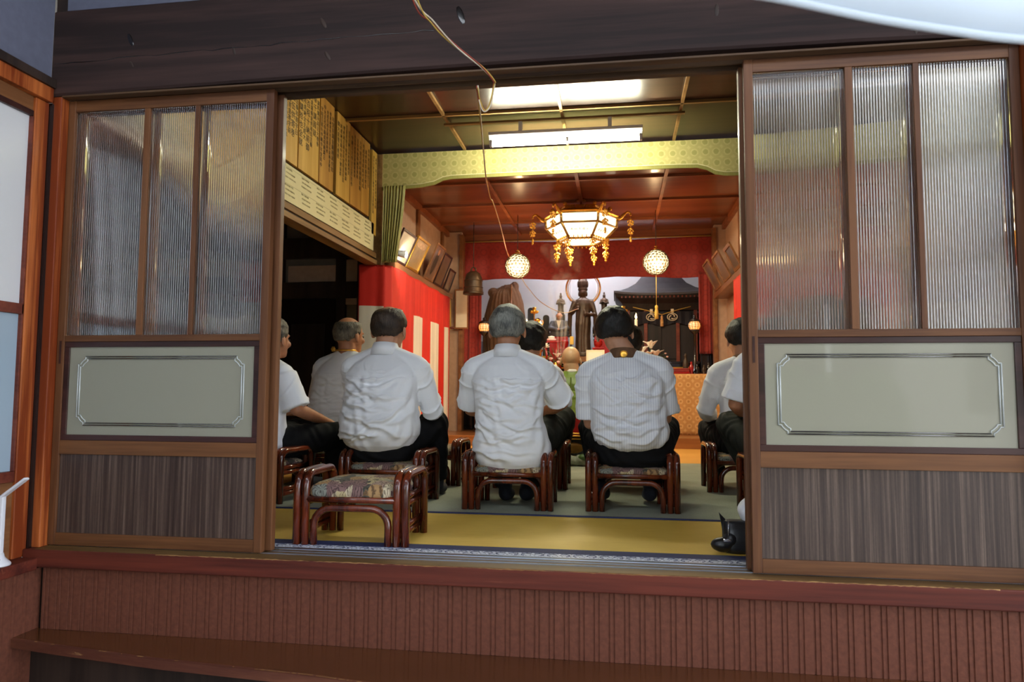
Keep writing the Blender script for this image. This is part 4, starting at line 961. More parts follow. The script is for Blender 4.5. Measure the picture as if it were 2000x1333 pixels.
    # --- hair: a cap of hair over the skull, with its own hairline
    if g('hair'):
        th = g('thick', .012); bald = g('bald', 0.); nu, nv = 110, 70; m = MB(); rings = []; SK = V(0, -.012, .020); SR = V(.079, .093, .092)
        nl = g('nape', -.80)
        for i in range(nv+1):
            ph = PI*i/nv; row = []
            for j in range(nu):
                lo_ = 2*PI*j/nu; d = V(math.sin(ph)*math.cos(lo_), math.sin(ph)*math.sin(lo_), math.cos(ph))
                y = d[1]; zl = np.interp(y, [-1, -.35, -.05, .12, .30, .42, .60, .75, 1], [nl, nl, -.50, -.16, -.28, .1, .52, 1.2, 2])
                jag = .05*noise.noise(d*9)+.03*noise.noise(d*22)
                mk = min(1, max(0, (d[2]-zl+jag+.08)/.30)); mk = mk*mk*(3-2*mk)
                if bald:
                    ang = math.acos(max(-1, min(1, d @ (V(0, g('bally', .12), 1)/math.hypot(g('bally', .12), 1))))); q = min(1, max(0, (ang-bald+jag*1.5)/g('baldw', .16))); mk *= q
                n1 = noise.noise(Vector(d)*3.2+Vector((g('seed', 1)*7, 0, 0))); n2 = math.sin(lo_*46+5*noise.noise(d*4)+2.5*math.sin(ph*5))*.5+.5*noise.noise(d*16)
                t_ = th*(1+.35*n1)+.0022*n2*(.5+.5*math.sin(ph))
                k = mk*t_-(1-mk)*.010
                top = 1+.0*d[2]
                p = SK+d*SR*top+d*k; row.append(hd(*p))
            rings.append(row)
        m.loft(rings, 0, True, caps=False); m.build('hair', M[g('hair')], t)
    # --- shirt
    s_ = MB(); prof = g('shirt', [(-.02, .168, .125), (.10, .182, .14), (.3, .172, .13), (.55, .175, .125), (.75, .182, .12), (.87, .155, .10), (.95, .095, .08), (1.0, .064, .064)])
    s_.loft([ring(sp(tt), rx*w_, ry*dp, yaw=ty*tt) for tt, rx, ry in prof])
    for s in (-1, 1):
        s_.ell(SH[s]+V(-s*.004, 0, -.004), (.066, .064, .062)); s_.tube([N+V(0, -.008, -.022), SH[s]], [.062, .062], 14)
        d = EL[s]-SH[s]; r0 = g('slr', .066)
        if g('long'):
            f = WR[s]-EL[s]; s_.tube([SH[s], SH[s]+d*.5, EL[s], EL[s]+f*.35, EL[s]+f*.75, EL[s]+f*.93], [r0, .064, .058, .055, .044, .036], 16)
            s_.ell(EL[s], (.058, .058, .058))
        else: s_.tube([SH[s], SH[s]+d*.45, SH[s]+d*g('sll', .86)], [r0, r0*1.0, r0*1.12], 18, caps=True)
    for q in g('lumps', []): s_.ell(q[:3], q[3:6])
    zA, zB = g('fz', (seat+.05, zs-.03)); amp = g('amp', .008)
    def dsp(co, no):
        r2 = random.Random(g('seed', 1)*13+5)
        d = folds(co, no, r2, cx, cy, zA, zB, g('nf', 44), amp)
        k = np.clip((co[:, 2]-zA+.06)/.06, 0, 1)*np.clip((N[2]-.045-co[:, 2])/.06, 0, 1)
        # yoke seam
        if g('yoke', 1): d = d*np.where(co[:, 2] > zs-.055, .35, 1)-.0035*np.exp(-((co[:, 2]-(zs-.055))/.0035)**2)
        # sleeve creases
        for s in (-1, 1):
            ax = EL[s]-SH[s]; L = np.linalg.norm(ax); ax = ax/L; rel = co-SH[s]; al = rel @ ax; per = np.linalg.norm(rel-al[:, None]*ax, axis=1)
            ins = ((al > .01) & (per < .085) & (np.abs(co[:, 0]-cx(co[:, 2])) > .145*w_))
            ph_ = al*58+rel[:, 1]*38*s+2.6*np.sin(rel[:, 1]*33+al*17); d = np.where(ins, amp*1.15*(np.exp(-np.abs(np.sin(ph_*.5))*2.6)-.35)*(.55+.45*np.sin(al*23+rel[:, 1]*50)), d)
        return co+no*(d*k)[:, None]
    organic('robe' if g('priest') else 'shirt', s_, M[g('smat', 'shirt')], t, vox, 7, dsp)
    # --- trousers or folded legs under the robe
    p_ = MB()
    p_.loft([ring(H0+V(0, .02, z), rx*w_, ry, yaw=ty*.1) for z, rx, ry in ((-.004, .14, .12), (.03, .178, .15), (.09, .185, .155), (.15, .175, .135), (.19, .165, .12))])
    for s in (-1, 1):
        p_.tube([HJ[s], (HJ[s]+KN[s])/2, KN[s]], [.098, .09, .076], 16, rnd=1); sh = AN[s]-KN[s]; p_.tube([KN[s], KN[s]+sh*.4, KN[s]+sh*.93], [.074, .068, .056], 14)
    def tsp(co, no): return co+no*(.0028*np.sin(co[:, 0]*60+co[:, 2]*75+5*np.sin(co[:, 1]*30)))[:, None]
    organic('trousers', p_, M[g('tmat', 'trous')], t, .010, 5, tsp)
    for s in (-1, 1):
        k = MB(); k.ell(AN[s]+V(0, .05, -.036), (.043, .105, .033)); k.ell(AN[s]+V(0, -.01, -.02), (.04, .045, .046)); k.tube([AN[s], AN[s]+(KN[s]-AN[s])*.2], [.04, .04], 12)
        organic('sock', k, M['sock'], t, .009, 4)
    # --- collar / sash at the neck
    def neckband(name, mat, r, z0, z1, thick=.004, lean=.02, flare=.006, ryk=1.05):
        m = MB(); rows = []
        n = 36
        for (rad, z) in ((r+flare, z0), (r, z1), (r-thick, z1), (r+flare-thick, z0)):
            rows.append([(N[0]+rad*math.cos(2*PI*k/n), N[1]+rad*ryk*math.sin(2*PI*k/n)-.004, N[2]+z-(lean if math.sin(2*PI*k/n) > 0 else lean*.25)*math.sin(2*PI*k/n)) for k in range(n)])
        m.loft(rows, 0, True, caps=False, loop=True); return m.build(name, mat, t)
    if g('collar'):
        neckband('collar', M[g('smat', 'shirt')], .066, -.036, .034, .005, .03, .026)
    if g('sash'):
        o = neckband('sash', M['browncloth'], .070, -.030, .022, .005, .05, .010); o['label'] = 'brown and gold neck sash'
        e = MB(); e.ell((N[0], N[1]-.082, N[2]+.0), (.021, .004, .021), Rx(-.2), 16, 8); [e.tube([(N[0]+.016*math.cos(a), N[1]-.085, N[2]+.016*math.sin(a)) for a in np.linspace(0, 2*PI, 17)[:-1]], .002, 5, closed=True)]
        q = e.build('emblem', M['gold'], o); q['label'] = 'round gold emblem'
    if g('cord'):
        o = MB().tube([(N[0]+.073*math.cos(a), N[1]+.076*math.sin(a)-.004, N[2]+.022-.03*max(0, math.sin(a))) for a in np.linspace(0, 2*PI, 30)[:-1]], .0055, 8, closed=True).build('neck_cord', M['gold'], t)
        e = MB(); cxx = N[0]+g('cord')
        for k in range(6): a = k*PI/3; e.ell((cxx+.011*math.cos(a), N[1]-.078, N[2]+.030+.011*math.sin(a)), (.008, .005, .008), None, 8, 6)
        e.ell((cxx, N[1]-.08, N[2]+.03), (.009, .006, .009), None, 8, 6); e.build('knot_ornament', M['gold'], o)
    if g('priest'):
        neckband('white_collar', M['white_cloth'], .060, -.012, .022, .004, .03, .004)
        m = MB(); m.loft([ring(sp(tt), rx*w_, ry*dp) for tt, rx, ry in ((.66, .196, .128), (.80, .192, .124), (.90, .16, .104), (.965, .09, .08), (1.02, .066, .066))])
        for s in (-1, 1): m.ell(SH[s], (.070, .068, .066)); m.tube([N+V(0, -.008, -.02), SH[s]], [.066, .066], 14)
        organic('mantle', m, M['robe_d'], t, .009, 6)
        MB().box(-.006, .006, -.158*dp-.004, -.130, seat+.1, seat+.46).build('back_seam', M['robe_d'], t)
    if g('shirttail'):
        pass
    return t
TUCK = [(-.02, .160, .118), (.06, .176, .138), (.16, .195, .152), (.3, .190, .145), (.55, .182, .130), (.75, .186, .122), (.87, .158, .102), (.95, .095, .08), (1.0, .064, .064)]
person('grey-haired person on a stool with white shirt hanging untucked and elbow out', (-.125, 1.22, 0), 0,
       dict(neck=(-.022, .02, .815), hip=(.015, 0), w=1.03, sw=.176, drop=.092, hair='hair_g', thick=.013, collar=1, seed=11, head=(0, -4, 0), hs=1.08, hoff=(-.005, .03, .125),
            eL=(-.238, .10, .505), eR=(.262, .13, .545), wL=(-.13, .40, .47), wR=(.10, .40, .46), kR=(.245, .40, .45), kL=(-.19, .41, .42), aL=(-.05, .16, .075), aR=(.06, .18, .075),
            shirt=[(-.03, .160, .135), (.02, .182, .158), (.08, .196, .165), (.19, .200, .155), (.38, .170, .138), (.55, .176, .13), (.75, .186, .122), (.87, .158, .102), (.95, .095, .08), (1.0, .064, .064)], fz=(.26, .72), amp=.011, nf=30, sll=.94, slr=.070, skin='skin2', tmat='trous_o', vox=.0055))
person('black-haired person in a white pinstriped shirt with gold emblem at the nape', (.50, 1.25, 0), 0,
       dict(neck=(-.035, .02, .80), hip=(.01, 0), w=1.08, sw=.172, drop=.085, tilt=.012, hair='hair_b', thick=.016, sash=1, seed=23, head=(-6, -6, -4), hs=1.06, hoff=(-.045, .03, .125),
            eL=(-.212, .05, .44), eR=(.178, .06, .47), wL=(-.12, .38, .44), wR=(.13, .38, .44), kL=(-.22, .38, .40), kR=(.21, .38, .40), aL=(-.15, .17, .085), aR=(.10, .17, .085), nape=-.72,
            shirt=[(.13, .04, .06), (.145, .09, .12), (.17, .130, .145), (.205, .160, .158), (.25, .178, .162), (.32, .184, .156), (.4, .178, .138), (.55, .176, .13), (.75, .184, .122), (.87, .156, .102), (.95, .092, .08), (1.0, .064, .064)],
            fz=(.34, .70), amp=.012, nf=30, smat='shirt_s', sll=.90, slr=.070, vox=.0055, yoke=0))
person('broad person with thinning dark hair in long white sleeves, one knee spread wide', (-.80, 1.24, 0), 0,
       dict(neck=(-.03, .02, .83), hip=(-.045, 0), w=1.06, sw=.180, drop=.098, hair='hair_t', thick=.0105, bald=.10, baldw=.75, bally=-.25, collar=1, seed=37, head=(-8, -5, 0), hs=1.10, long=1, hoff=(.01, .03, .118),
            eL=(-.22, .14, .48), eR=(.222, .08, .50), wL=(-.05, .42, .45), wR=(.18, .33, .49), kL=(-.20, .40, .40), kR=(.205, .22, .425), aL=(-.12, .2, .075), aR=(.20, .30, .075),
            shirt=[(.08, .06, .06), (.10, .12, .12), (.15, .168, .15), (.24, .205, .172), (.36, .205, .17), (.5, .192, .152), (.64, .19, .14), (.77, .19, .125), (.87, .158, .102), (.95, .095, .08), (1.0, .064, .064)],
            fz=(.34, .72), amp=.011, nf=30, vox=.0055))
person('person with greying hair turned sideways, half hidden by the sliding door', (-1.57, 1.27, 0), -30,
       dict(neck=(.0, .05, .775), w=1.0, drop=.085, hair='hair_gb', thick=.013, seed=41, head=(10, 0, 0), hs=1.05, nape=-.7, shirt=TUCK, eR=(.24, .08, .50), wR=(.14, .36, .42), skin='skin2',
            kR=(.20, .40, .345), kL=(-.16, .42, .36), aR=(.16, .40, .075), aL=(-.12, .40, .075), sll=.97, slr=.072))
person('balding person with gold cord knot at the nape, white shirt tucked in black trousers', (-1.45, 2.10, 0), -14,
       dict(neck=(.05, .03, .855), w=1.06, sw=.178, hair='hair_gb', thick=.009, bald=.78, bally=-.05, cord=-.055, seed=43, head=(-16, -2, 0), hs=1.10, nape=-.72, shirt=[(.16, .10, .09), (.20, .165, .14), (.28, .19, .15), (.42, .19, .145), (.6, .186, .13), (.77, .186, .122), (.87, .158, .102), (.95, .095, .08), (1.0, .064, .064)],
            skin='skin2', kR=(.20, .42, .36), kL=(-.20, .42, .36), sll=.9, fz=(.38, .72), amp=.006, nf=22))
person('person with full black hair just beyond the grey-haired person', (-.115, 2.05, 0), 2,
       dict(neck=(-.01, .04, .80), w=.95, hair='hair_b', thick=.022, seed=47, head=(-6, -4, 0), hs=1.06, nape=-.86, shirt=TUCK, sw=.16, eR=(.20, .13, .48), kR=(.20, .40, .40)))
person('person with black hair glimpsed behind the head of the striped shirt', (.475, 2.10, 0), 0,
       dict(neck=(.02, .04, .79), w=.92, hair='hair_b', thick=.018, seed=53, head=(8, -6, 0), hs=1.04, shirt=TUCK, nape=-.9))
person('black-haired person in loose long white sleeves beside the red curtain', (1.245, 2.10, 0), 12,
       dict(neck=(-.01, .05, .815), w=1.0, hair='hair_b', thick=.018, sash=1, seed=59, head=(-4, -6, 0), hs=1.06, nape=-.74, long=1, shirt=[(.16, .14, .11), (.20, .172, .14), (.3, .18, .142), (.55, .18, .13), (.75, .186, .122), (.87, .158, .102), (.95, .095, .08), (1.0, .064, .064)],
            eL=(-.245, .09, .50), wL=(-.13, .33, .43), kL=(-.135, .36, .36), fz=(.38, .72), amp=.011, nf=24))
person('person in white short sleeves with bent arm, head hidden behind the sliding door', (1.275, 1.27, 0), 10,
       dict(neck=(.0, .05, .84), w=1.05, hair='hair_g', thick=.014, collar=1, seed=61, hs=1.06, shirt=TUCK, eL=(-.238, .06, .545), wL=(-.08, .34, .47), kL=(-.18, .32, .43), aL=(-.06, .20, .075), slr=.07, sll=.93, skin='skin2', tmat='trous_o'))
person('bald priest in a green robe sitting on the low gilt prayer platform facing the altar', (.035, 3.82, 0), 0,
       dict(priest=1, neck=(0, .03, .775), seat=.27, bow=.03, w=.98, sw=.16, drop=.10, seed=67, head=(0, -4, 0), hs=1.04, nk=1.2, hoff=(-.012, .02, .118), skin='skin_pale', smat='robe', tmat='robe', vox=.008, bvox=.0065, nf=10, amp=.004, yoke=0, collar=0,
            shirt=[(-.08, .28, .22), (.0, .27, .20), (.12, .235, .175), (.3, .20, .15), (.55, .188, .13), (.75, .184, .122), (.87, .156, .102), (.95, .092, .08), (1.0, .062, .062)],
            eL=(-.25, .10, .48), eR=(.25, .10, .48), wL=(-.05, .30, .50), wR=(.05, .30, .50), kL=(-.24, .20, .345), kR=(.24, .20, .345), aL=(.06, .26, .325), aR=(-.06, .26, .325), long=1, slr=.075))
# ------------------------------------------------------------------ altar
rv = drape('altar_valance', [(-1.52, 6.30), (1.66, 6.30)], lambda s: 2.005+.028*math.sin(s*2.1+.4)**2, lambda s: 2.515-.04*math.sin(PI*min(1, s/3.18))**2*.6, 160, 7, .014, M['redbro'], None, 20)
tag(rv, 'red brocade valance strung across the altar recess', 'valance')
MB().tube([(-1.52, 0+6.285, 2.515), (1.66, 6.285, 2.515)], .006, 6).build('hanging_rod', M['cordy'], rv)
for x0, x1, z0, lab in ((-1.50, -1.26, .95, 'red brocade drop hanging behind the bronze bell'), (1.42, 1.665, 1.07, 'red brocade drop hanging beside the dark shrine model')):
    o = drape('altar_drop', [(x0, 6.27), (x1, 6.27)], z0, 2.06, 40, 2.5, .016, M['redbro'], None, 24); tag(o, lab, 'drape')
t = thing('altar_table', 'long altar table dressed with a gold brocade front', 'table', (.2, 0, .116))
MB().box(-1.42, 1.42, 5.93, 6.38, .68, .705).build('tabletop', M['redlac'], t, .004)
o = drape('front_cloth', [(-1.42, 5.915), (1.42, 5.915)], .0, .703, 150, 9, .006, M['goldbro'], t, 16)
for x in (-1.38, 1.34):
    for y in (5.96, 6.32): MB().box(x, x+.04, y, y+.04, 0, .68).build('leg', M['blacklac'], t)
t = thing('altar_step', 'tall black lacquer step at the back of the altar', 'altar', (.0, 6.42, .116))
MB().box(-1.40, 1.44, 0, .93, .84, .87).build('step_top', M['blacklac'], t, .004); MB().box(-1.38, 1.42, .02, .90, 0, .84).build('step_body', M['blacklac'], t); MB().box(-1.39, 1.43, .005, .02, .78, .80).build('gilt_strip', M['gold'], t)
SZ = .987
# standing bronze figure with ring halo
t = thing('bronze_statue', 'standing bronze figure with tall crown and a ring halo on the altar', 'statue', (0, 6.70, SZ))
MB().box(-.13, .13, -.12, .12, 0, .075).build('plinth', M['dais'], t, .004); MB().lathe([(.13, .075), (.14, .085), (.12, .105), (.135, .122), (.10, .13)], (0, 0, 0), 24).build('lotus_base', M['bronze'], t)
b = MB(); Q = lambda z, rx, ry, dx=0, dy=0: [(dx+rx*math.cos(2*PI*k/24), dy+ry*math.sin(2*PI*k/24), z) for k in range(24)]
b.loft([Q(.12, .105, .085), Q(.2, .098, .08), Q(.35, .095, .075), Q(.5, .102, .078), Q(.6, .098, .072), Q(.68, .095, .068), Q(.76, .118, .07), Q(.81, .105, .06), Q(.845, .04, .04), Q(.86, .035, .035)])
b.ell((0, -.012, .91), (.052, .058, .072)); b.ell((0, -.065, .905), (.009, .012, .014)); b.ell((.054, 0, .89), (.01, .012, .035)); b.ell((-.054, 0, .89), (.01, .012, .035))
for s, e, h in ((-1, (-.165, -.03, .62), (-.06, -.14, .70)), (1, (.16, -.03, .61), (.03, -.12, .62))):
    b.tube([(s*.105, 0, .785), e, h], [.042, .038, .022], 12, rnd=1); b.ell(h, (.02, .014, .034)); 
    b.tube([e, (e[0]*1.05, e[1]+.02, .45), (e[0]*.95, 0, .32)], [.032, .03, .012], 10, rnd=1)
    for k in range(4): b.tube([(h[0]-.014+.009*k, h[1]-.004, h[2]+.02), (h[0]-.014+.009*k, h[1]-.012, h[2]+.055-.004*abs(k-1.5))], .0048, 6, rnd=1)
def stsp(co, no):
    a = np.arctan2(co[:, 0], -co[:, 1]); m_ = np.clip((.74-co[:, 2])/.1, 0, 1); return co+no*(.0032*m_*np.sin(a*9+1.6*np.sin(co[:, 2]*6)))[:, None]
organic('figure', b, M['bronze'], t, .008, 4, stsp)
m = MB(); m.lathe([(.056, .93), (.064, .95), (.058, .965), (.062, 1.03), (.056, 1.085), (.03, 1.10), (.012, 1.13), (.001, 1.135)], (0, -.005, 0), 20)
for k in range(9): a = PI+PI*k/8; m.ell((.062*math.cos(a), -.005+.062*math.sin(a), 1.02), (.010, .008, .045), None, 8, 6)
m.build('crown', M['bronze'], t)
m = MB(); m.tube([(.222*math.cos(a), .075, .978+.222*math.sin(a)) for a in np.linspace(0, 2*PI, 49)[:-1]], .0125, 8, closed=True); m.tube([(.198*math.cos(a), .078, .978+.198*math.sin(a)) for a in np.linspace(0, 2*PI, 49)[:-1]], .005, 6, closed=True)
m.tube([(0, .078, .74), (0, .08, 1.17)], .008, 6); m.build('halo', M['brass'], t)
m = MB(); m.tube([(.14, -.02, .30), (.16, -.03, .18), (.20, -.05, .10), (.235, -.06, .06)], [.02, .022, .02, .006], 8, flat=(1, .4)); m.tube([(-.15, -.02, .30), (-.165, -.03, .2), (-.19, -.04, .12)], [.02, .02, .006], 8, flat=(1, .4)); m.build('scarf_end', M['bronze'], t)
# two small standing figures on posts, two seated priest figures before them
def small_figure(x, lab):
    t = thing('small_statue', lab, 'statue', (x, 6.98, SZ), 0, 'small dark standing statues')
    MB().box(-.06, .06, -.06, .06, 0, .655).build('pedestal', M['blacklac'], t, .003)
    b = MB(); b.loft([Q(.65, .05, .045), Q(.74, .038, .034), Q(.80, .042, .034), Q(.85, .046, .03), Q(.875, .018, .018)]); b.ell((0, -.005, .90), (.02, .022, .028)); b.ell((0, 0, .935), (.013, .013, .022))
    b.tube([(-.04, 0, .85), (-.055, -.02, .80), (-.015, -.05, .815)], .013, 8, rnd=1); b.tube([(.04, 0, .85), (.055, -.02, .80), (.015, -.05, .80)], .013, 8, rnd=1)
    organic('figure', b, M['bronze'], t, .006, 3)
small_figure(-.31, 'small dark standing statue by the ring halo, above a seated grey-robed figure with clasped hands'); small_figure(.27, 'small dark standing statue between the ring halo and the shrine roof')
def seated_figure(x, lab):
    t = thing('seated_statue', lab, 'statue', (x, 6.72, SZ), 0, 'painted seated statues')
    MB().box(-.12, .12, -.10, .10, .0, .33).build('stand', M['redlac'], t, .004)
    for s in (-1, 1): MB().tube([(s*.13, -.05, .33), (s*.14, .03, .42), (s*.11, .08, .50)], .011, 8).build('chair_arm', M['blacklac'], t)
    MB().tube([(-.11, .08, .50), (0, .10, .545), (.11, .08, .50)], .011, 8).build('chair_back', M['blacklac'], t)
    b = MB(); b.loft([Q(.33, .135, .10), Q(.38, .13, .095), Q(.43, .10, .075), Q(.50, .095, .06), Q(.545, .07, .045), Q(.56, .03, .03)]); b.tube([(-.09, 0, .52), (-.115, -.04, .44), (-.02, -.095, .42)], [.035, .04, .022], 10, rnd=1); b.tube([(.09, 0, .52), (.115, -.04, .44), (.02, -.095, .42)], [.035, .04, .022], 10, rnd=1)
    organic('robe', b, M['slate'], t, .008, 4)
    b = MB(); b.ell((0, -.01, .61), (.035, .039, .047)); b.ell((0, -.056, .61), (.007, .01, .011)); b.tube([(0, 0, .54), (0, -.005, .58)], .024, 10); b.ell((.043, 0, .61), (.006, .01, .015)); b.ell((-.043, 0, .61), (.006, .01, .015)); b.ell((0, -.10, .425), (.025, .018, .014)); 
    organic('head', b, M['skin'], t, .006, 3)
    m = MB(); m.prism([(-.03, .545), (.03, .545), (.004, .44), (-.004, .44)], -.078, -.072); m.build('collar', M['cream'], t)
seated_figure(-.31, 'painted seated statue in a grey robe, next to the bronze figure below the sagging cord'); seated_figure(.27, 'painted seated statue in a grey robe mostly behind the black hair of the striped shirt')
# memorial tablets
for i, (x, h, w_) in enumerate(((-.70, .74, .085), (-.603, .60, .06), (-.495, .64, .085))):
    t = thing('memorial_tablet', ['tallest black round-topped memorial tablet next to the brown covered object', 'black memorial tablet behind the brass lotus stem', 'black memorial tablet closest to the seated grey-robed statue'][i], 'tablet', (x, 6.85, SZ), 0, 'black memorial tablets')
    MB().box(-w_*.75, w_*.75, -.05, .05, 0, .05).build('base', M['blacklac'], t, .004); MB().box(-w_*.6, w_*.6, -.035, .035, .05, .09).build('gilt_step', M['gold'], t, .004)
    pr = [(-w_/2, .09), (w_/2, .09), (w_/2, h-w_*.4)] + [(w_/2*math.cos(a), h-w_*.4+w_*.4*math.sin(a)) for a in np.linspace(.2, PI-.2, 9)] + [(-w_/2, h-w_*.4)]
    MB().prism(pr, -.012, .012).build('slab', M['blacklac'], t, .003)
# covered object
t = thing('covered_object', 'tall bulky object wrapped in a brown cloth beneath the globe lamp with the cord', 'bundle', (-1.03, 6.78, SZ+.012))
b = MB(); b.loft([[(rx*math.cos(a)*abs(math.cos(a))**-.25+dx, ry*math.sin(a), z) for a in np.linspace(.01, 2*PI+.01, 33)[:-1]] for z, rx, ry, dx in ((0, .27, .2, 0), (.3, .275, .2, 0), (.6, .27, .18, -.01), (.78, .235, .16, -.0), (.9, .20, .13, .0), (.985, .13, .08, .03), (1.03, .06, .04, .05))])
b.ell((-.17, 0, .93), (.07, .06, .06)); b.ell((.12, 0, 1.0), (.06, .05, .07))
def csp(co, no):
    a = np.arctan2(co[:, 0], -co[:, 1]); return co+no*(.012*np.sin(a*9+3*co[:, 2]+2*np.sin(a*4))*np.clip(1.2-co[:, 2], .2, 1)+.006*np.sin(a*23+5*co[:, 2]))[:, None]
organic('cover_cloth', b, M['browncloth'], t, .014, 4, csp); MB().tube([(.10, -.20, 0), (.10, -.195, .6), (.09, -.10, 1.02)], .012, 8).build('pole', M['ledge'], t)
# shrine model
t = thing('shrine_model', 'dark wooden shrine model with a sweeping grey roof and a navy bunting over its doors', 'shrine', (1.0, 6.92, SZ))
MB().box(-.44, .44, -.26, .30, 0, .66).build('body', M['shrine'], t, .004)
for x in (-.42, -.20, .20, .42): MB().box(x-.022, x+.022, -.295, -.26, 0, .68).build('pillar', M['redwood'], t, .003)
for s in (-1, 1):
    MB().box(min(s*.18, s*.005), max(s*.18, s*.005), -.275, -.262, .04, .50).build('door_leaf', M['shrine'], t, .003)
def sq(r, z, up=0., n=8):
    out = []; C4 = [(-1, -1), (1, -1), (1, 1), (-1, 1)]
    for i in range(4):
        a, c = C4[i], C4[(i+1) % 4]
        for k in range(n): f = k/n; out.append(((a[0]*(1-f)+c[0]*f)*r, (a[1]*(1-f)+c[1]*f)*r*.66, z+up*abs(2*f-1)**3))
    return out
m = MB(); m.loft([sq(.60, .845, .035), sq(.60, .87, .035), sq(.52, .895, .02), sq(.42, .945, .01), sq(.32, 1.02, 0), sq(.24, 1.12, 0), sq(.20, 1.2, 0)], 0, False); m.build('roof', M['slate'], t)
m = MB(); m.loft([sq(.46, .66), sq(.50, .74, .01), sq(.575, .80, .03), sq(.59, .8445, .035)], 0, False); m.build('eave_brackets', M['shrine'], t)
for k in range(21): MB().box(-.50+k*.05-.009, -.50+k*.05+.009, -.392, -.30, .812, .834).build('rafter_end', M['redwood'], t)
m = MB(); rows = []
for x in np.linspace(-.36, .36, 31): sag = .035*math.sin(PI*(x+.36)/.36)**2; rows.append([(x, -.305-.006*math.sin(x*60), .64), (x, -.305-.012*math.sin(x*60), .46+sag), (x, -.299-.012*math.sin(x*60), .46+sag), (x, -.299-.006*math.sin(x*60), .64)])
nb = m.loft(rows, 0, False).build('bunting', M['noren'], t)
for x in (-.13, .13):
    m = MB(); m.tube([(x+.062*math.cos(a), -.322, .57+.045*math.sin(a)) for a in np.linspace(0, 2*PI, 25)[:-1]], .005, 6, closed=True)
    for k in range(3): a0 = 2*PI*k/3; m.tube([(x+(.018+.02*f)*math.cos(a0+2*f)*1.3, -.322, .57+(.018+.02*f)*math.sin(a0+2*f)) for f in np.linspace(0, 1, 7)], [.007, .008, .008, .007, .005, .004, .002], 6)
    o = m.build('crest', M['cream'], nb); o['label'] = 'white round crest'
    MB().box(x-.018, x+.018, -.318, -.308, .625, .672).build('paper_tag', M['cream'], nb)
MB().lathe([(.004, 0), (.014, -.012), (.016, -.03), (.012, -.035), (.02, -.06), (.022, -.14), (.004, -.142)], (0, -.325, .59), 12).build('gold_tassel', M['goldbro'], nb)
MB().tube([(-.36, -.315, .70), (-.18, -.318, .655), (0, -.322, .60), (.18, -.318, .655), (.36, -.315, .70)], .005, 6).build('cord', M['cordy'], nb)
# cabinets at both ends of the recess
for x0, x1, lab in ((-1.66, -1.405, 'black lacquer cabinet in the recess below the bell'), (1.455, 1.69, 'black lacquer cabinet behind the red drop next to the shrine model')):
    t = thing('altar_cabinet', lab, 'cabinet', ((x0+x1)/2, 6.45, .116)); w_ = (x1-x0)/2
    if x0 < 0: H_ = 1.18
    else: H_ = 1.5
    MB().box(-w_, w_, .02, .8, 0, H_).build('case', M['blacklac'], t, .004); MB().box(-w_+.01, -.004, 0, .02, .05, H_-.03).build('door', M['blacklac'], t, .003); MB().box(.004, w_-.01, 0, .02, .05, H_-.03).build('door', M['blacklac'], t, .003)
# amber lanterns
for x, z, lab, top in ((-1.205, 1.355, 'amber drum lantern glowing behind the grey-haired head', None), (1.355, 1.355, 'amber drum lantern glowing between the shrine model and the red drop', None)):
    t = thing('amber_lantern', lab, 'lantern', (x, 6.16, z), 0, 'amber drum lanterns')
    MB().lathe([(.05, 0), (.068, .03), (.07, .05), (.066, .075), (.05, .095)], (0, 0, 0), 20).build('glowing_drum', M['amber'], t)
    m = MB()
    for k in range(12): a = 2*PI*k/12; m.tube([(r_*1.02*math.cos(a), r_*1.02*math.sin(a), z_) for r_, z_ in ((.051, 0), (.069, .03), (.071, .05), (.067, .075), (.051, .095))], .0025, 5)
    for r_, z_ in ((.069, .03), (.0715, .05), (.067, .075)): m.tube([(r_*math.cos(a), r_*math.sin(a), z_) for a in np.linspace(0, 2*PI, 25)[:-1]], .0022, 5, closed=True)
    m.build('lattice', M['blacklac'], t)
    MB().lathe([(.055, .093), (.075, .10), (.05, .125), (.015, .14), (.02, .16), (.004, .175)], (0, 0, 0), 18).build('cap', M['blacklac'], t)
    if top: MB().tube([(0, 0, .17), (0, 0, top+.52-z)], .004, 5).build('chain', M['golddark'], t); MB().lathe([(.05, 0), (.06, -.012), (.02, -.03)], (0, 0, 0), 16).build('base', M['blacklac'], t)
    else: MB().lathe([(.075, -.535), (.08, -.52), (.02, -.49), (.014, -.06), (.06, -.02), (.055, 0)], (0, 0, 0), 16).build('stand', M['blacklac'], t)
# candles, candlesticks
TZ = .822
def candle(x, y, ztop, r, lab, hold):
    t = thing('candle', lab, 'candle', (x, y, TZ), 0, 'lit candles on the altar')
    MB().lathe([(.05, 0), (.055, .012), (.02, .03), (.012, .08), (.012, hold-.04), (.03, hold-.02), (.034, hold-.006), (.01, hold)], (0, 0, 0), 18).build('holder', M['brass'], t)
    MB().lathe([(r, 0), (r, ztop-TZ-hold-.005), (r*.6, ztop-TZ-hold)], (0, 0, hold), 14).build('wax', M['wax'], t)
    MB().tube([(0, 0, ztop-TZ), (.002, 0, ztop-TZ+.012)], .0016, 5).build('wick', M['ink'], t)
    MB().lathe([(.001, 0), (.010, .012), (.012, .024), (.008, .042), (.003, .06), (.0005, .07)], (0, 0, ztop-TZ+.006), 12).build('flame', M['flame'], t)
candle(-.672, 6.2, 1.43, .012, 'lit candle with a bare flame just above the black wavy hair', .42); candle(-.49, 6.1, 1.395, .014, 'lit white candle next to the brass lotus pot', .30); candle(.665, 6.15, 1.485, .017, 'lit tall white candle before the shrine model', .42)
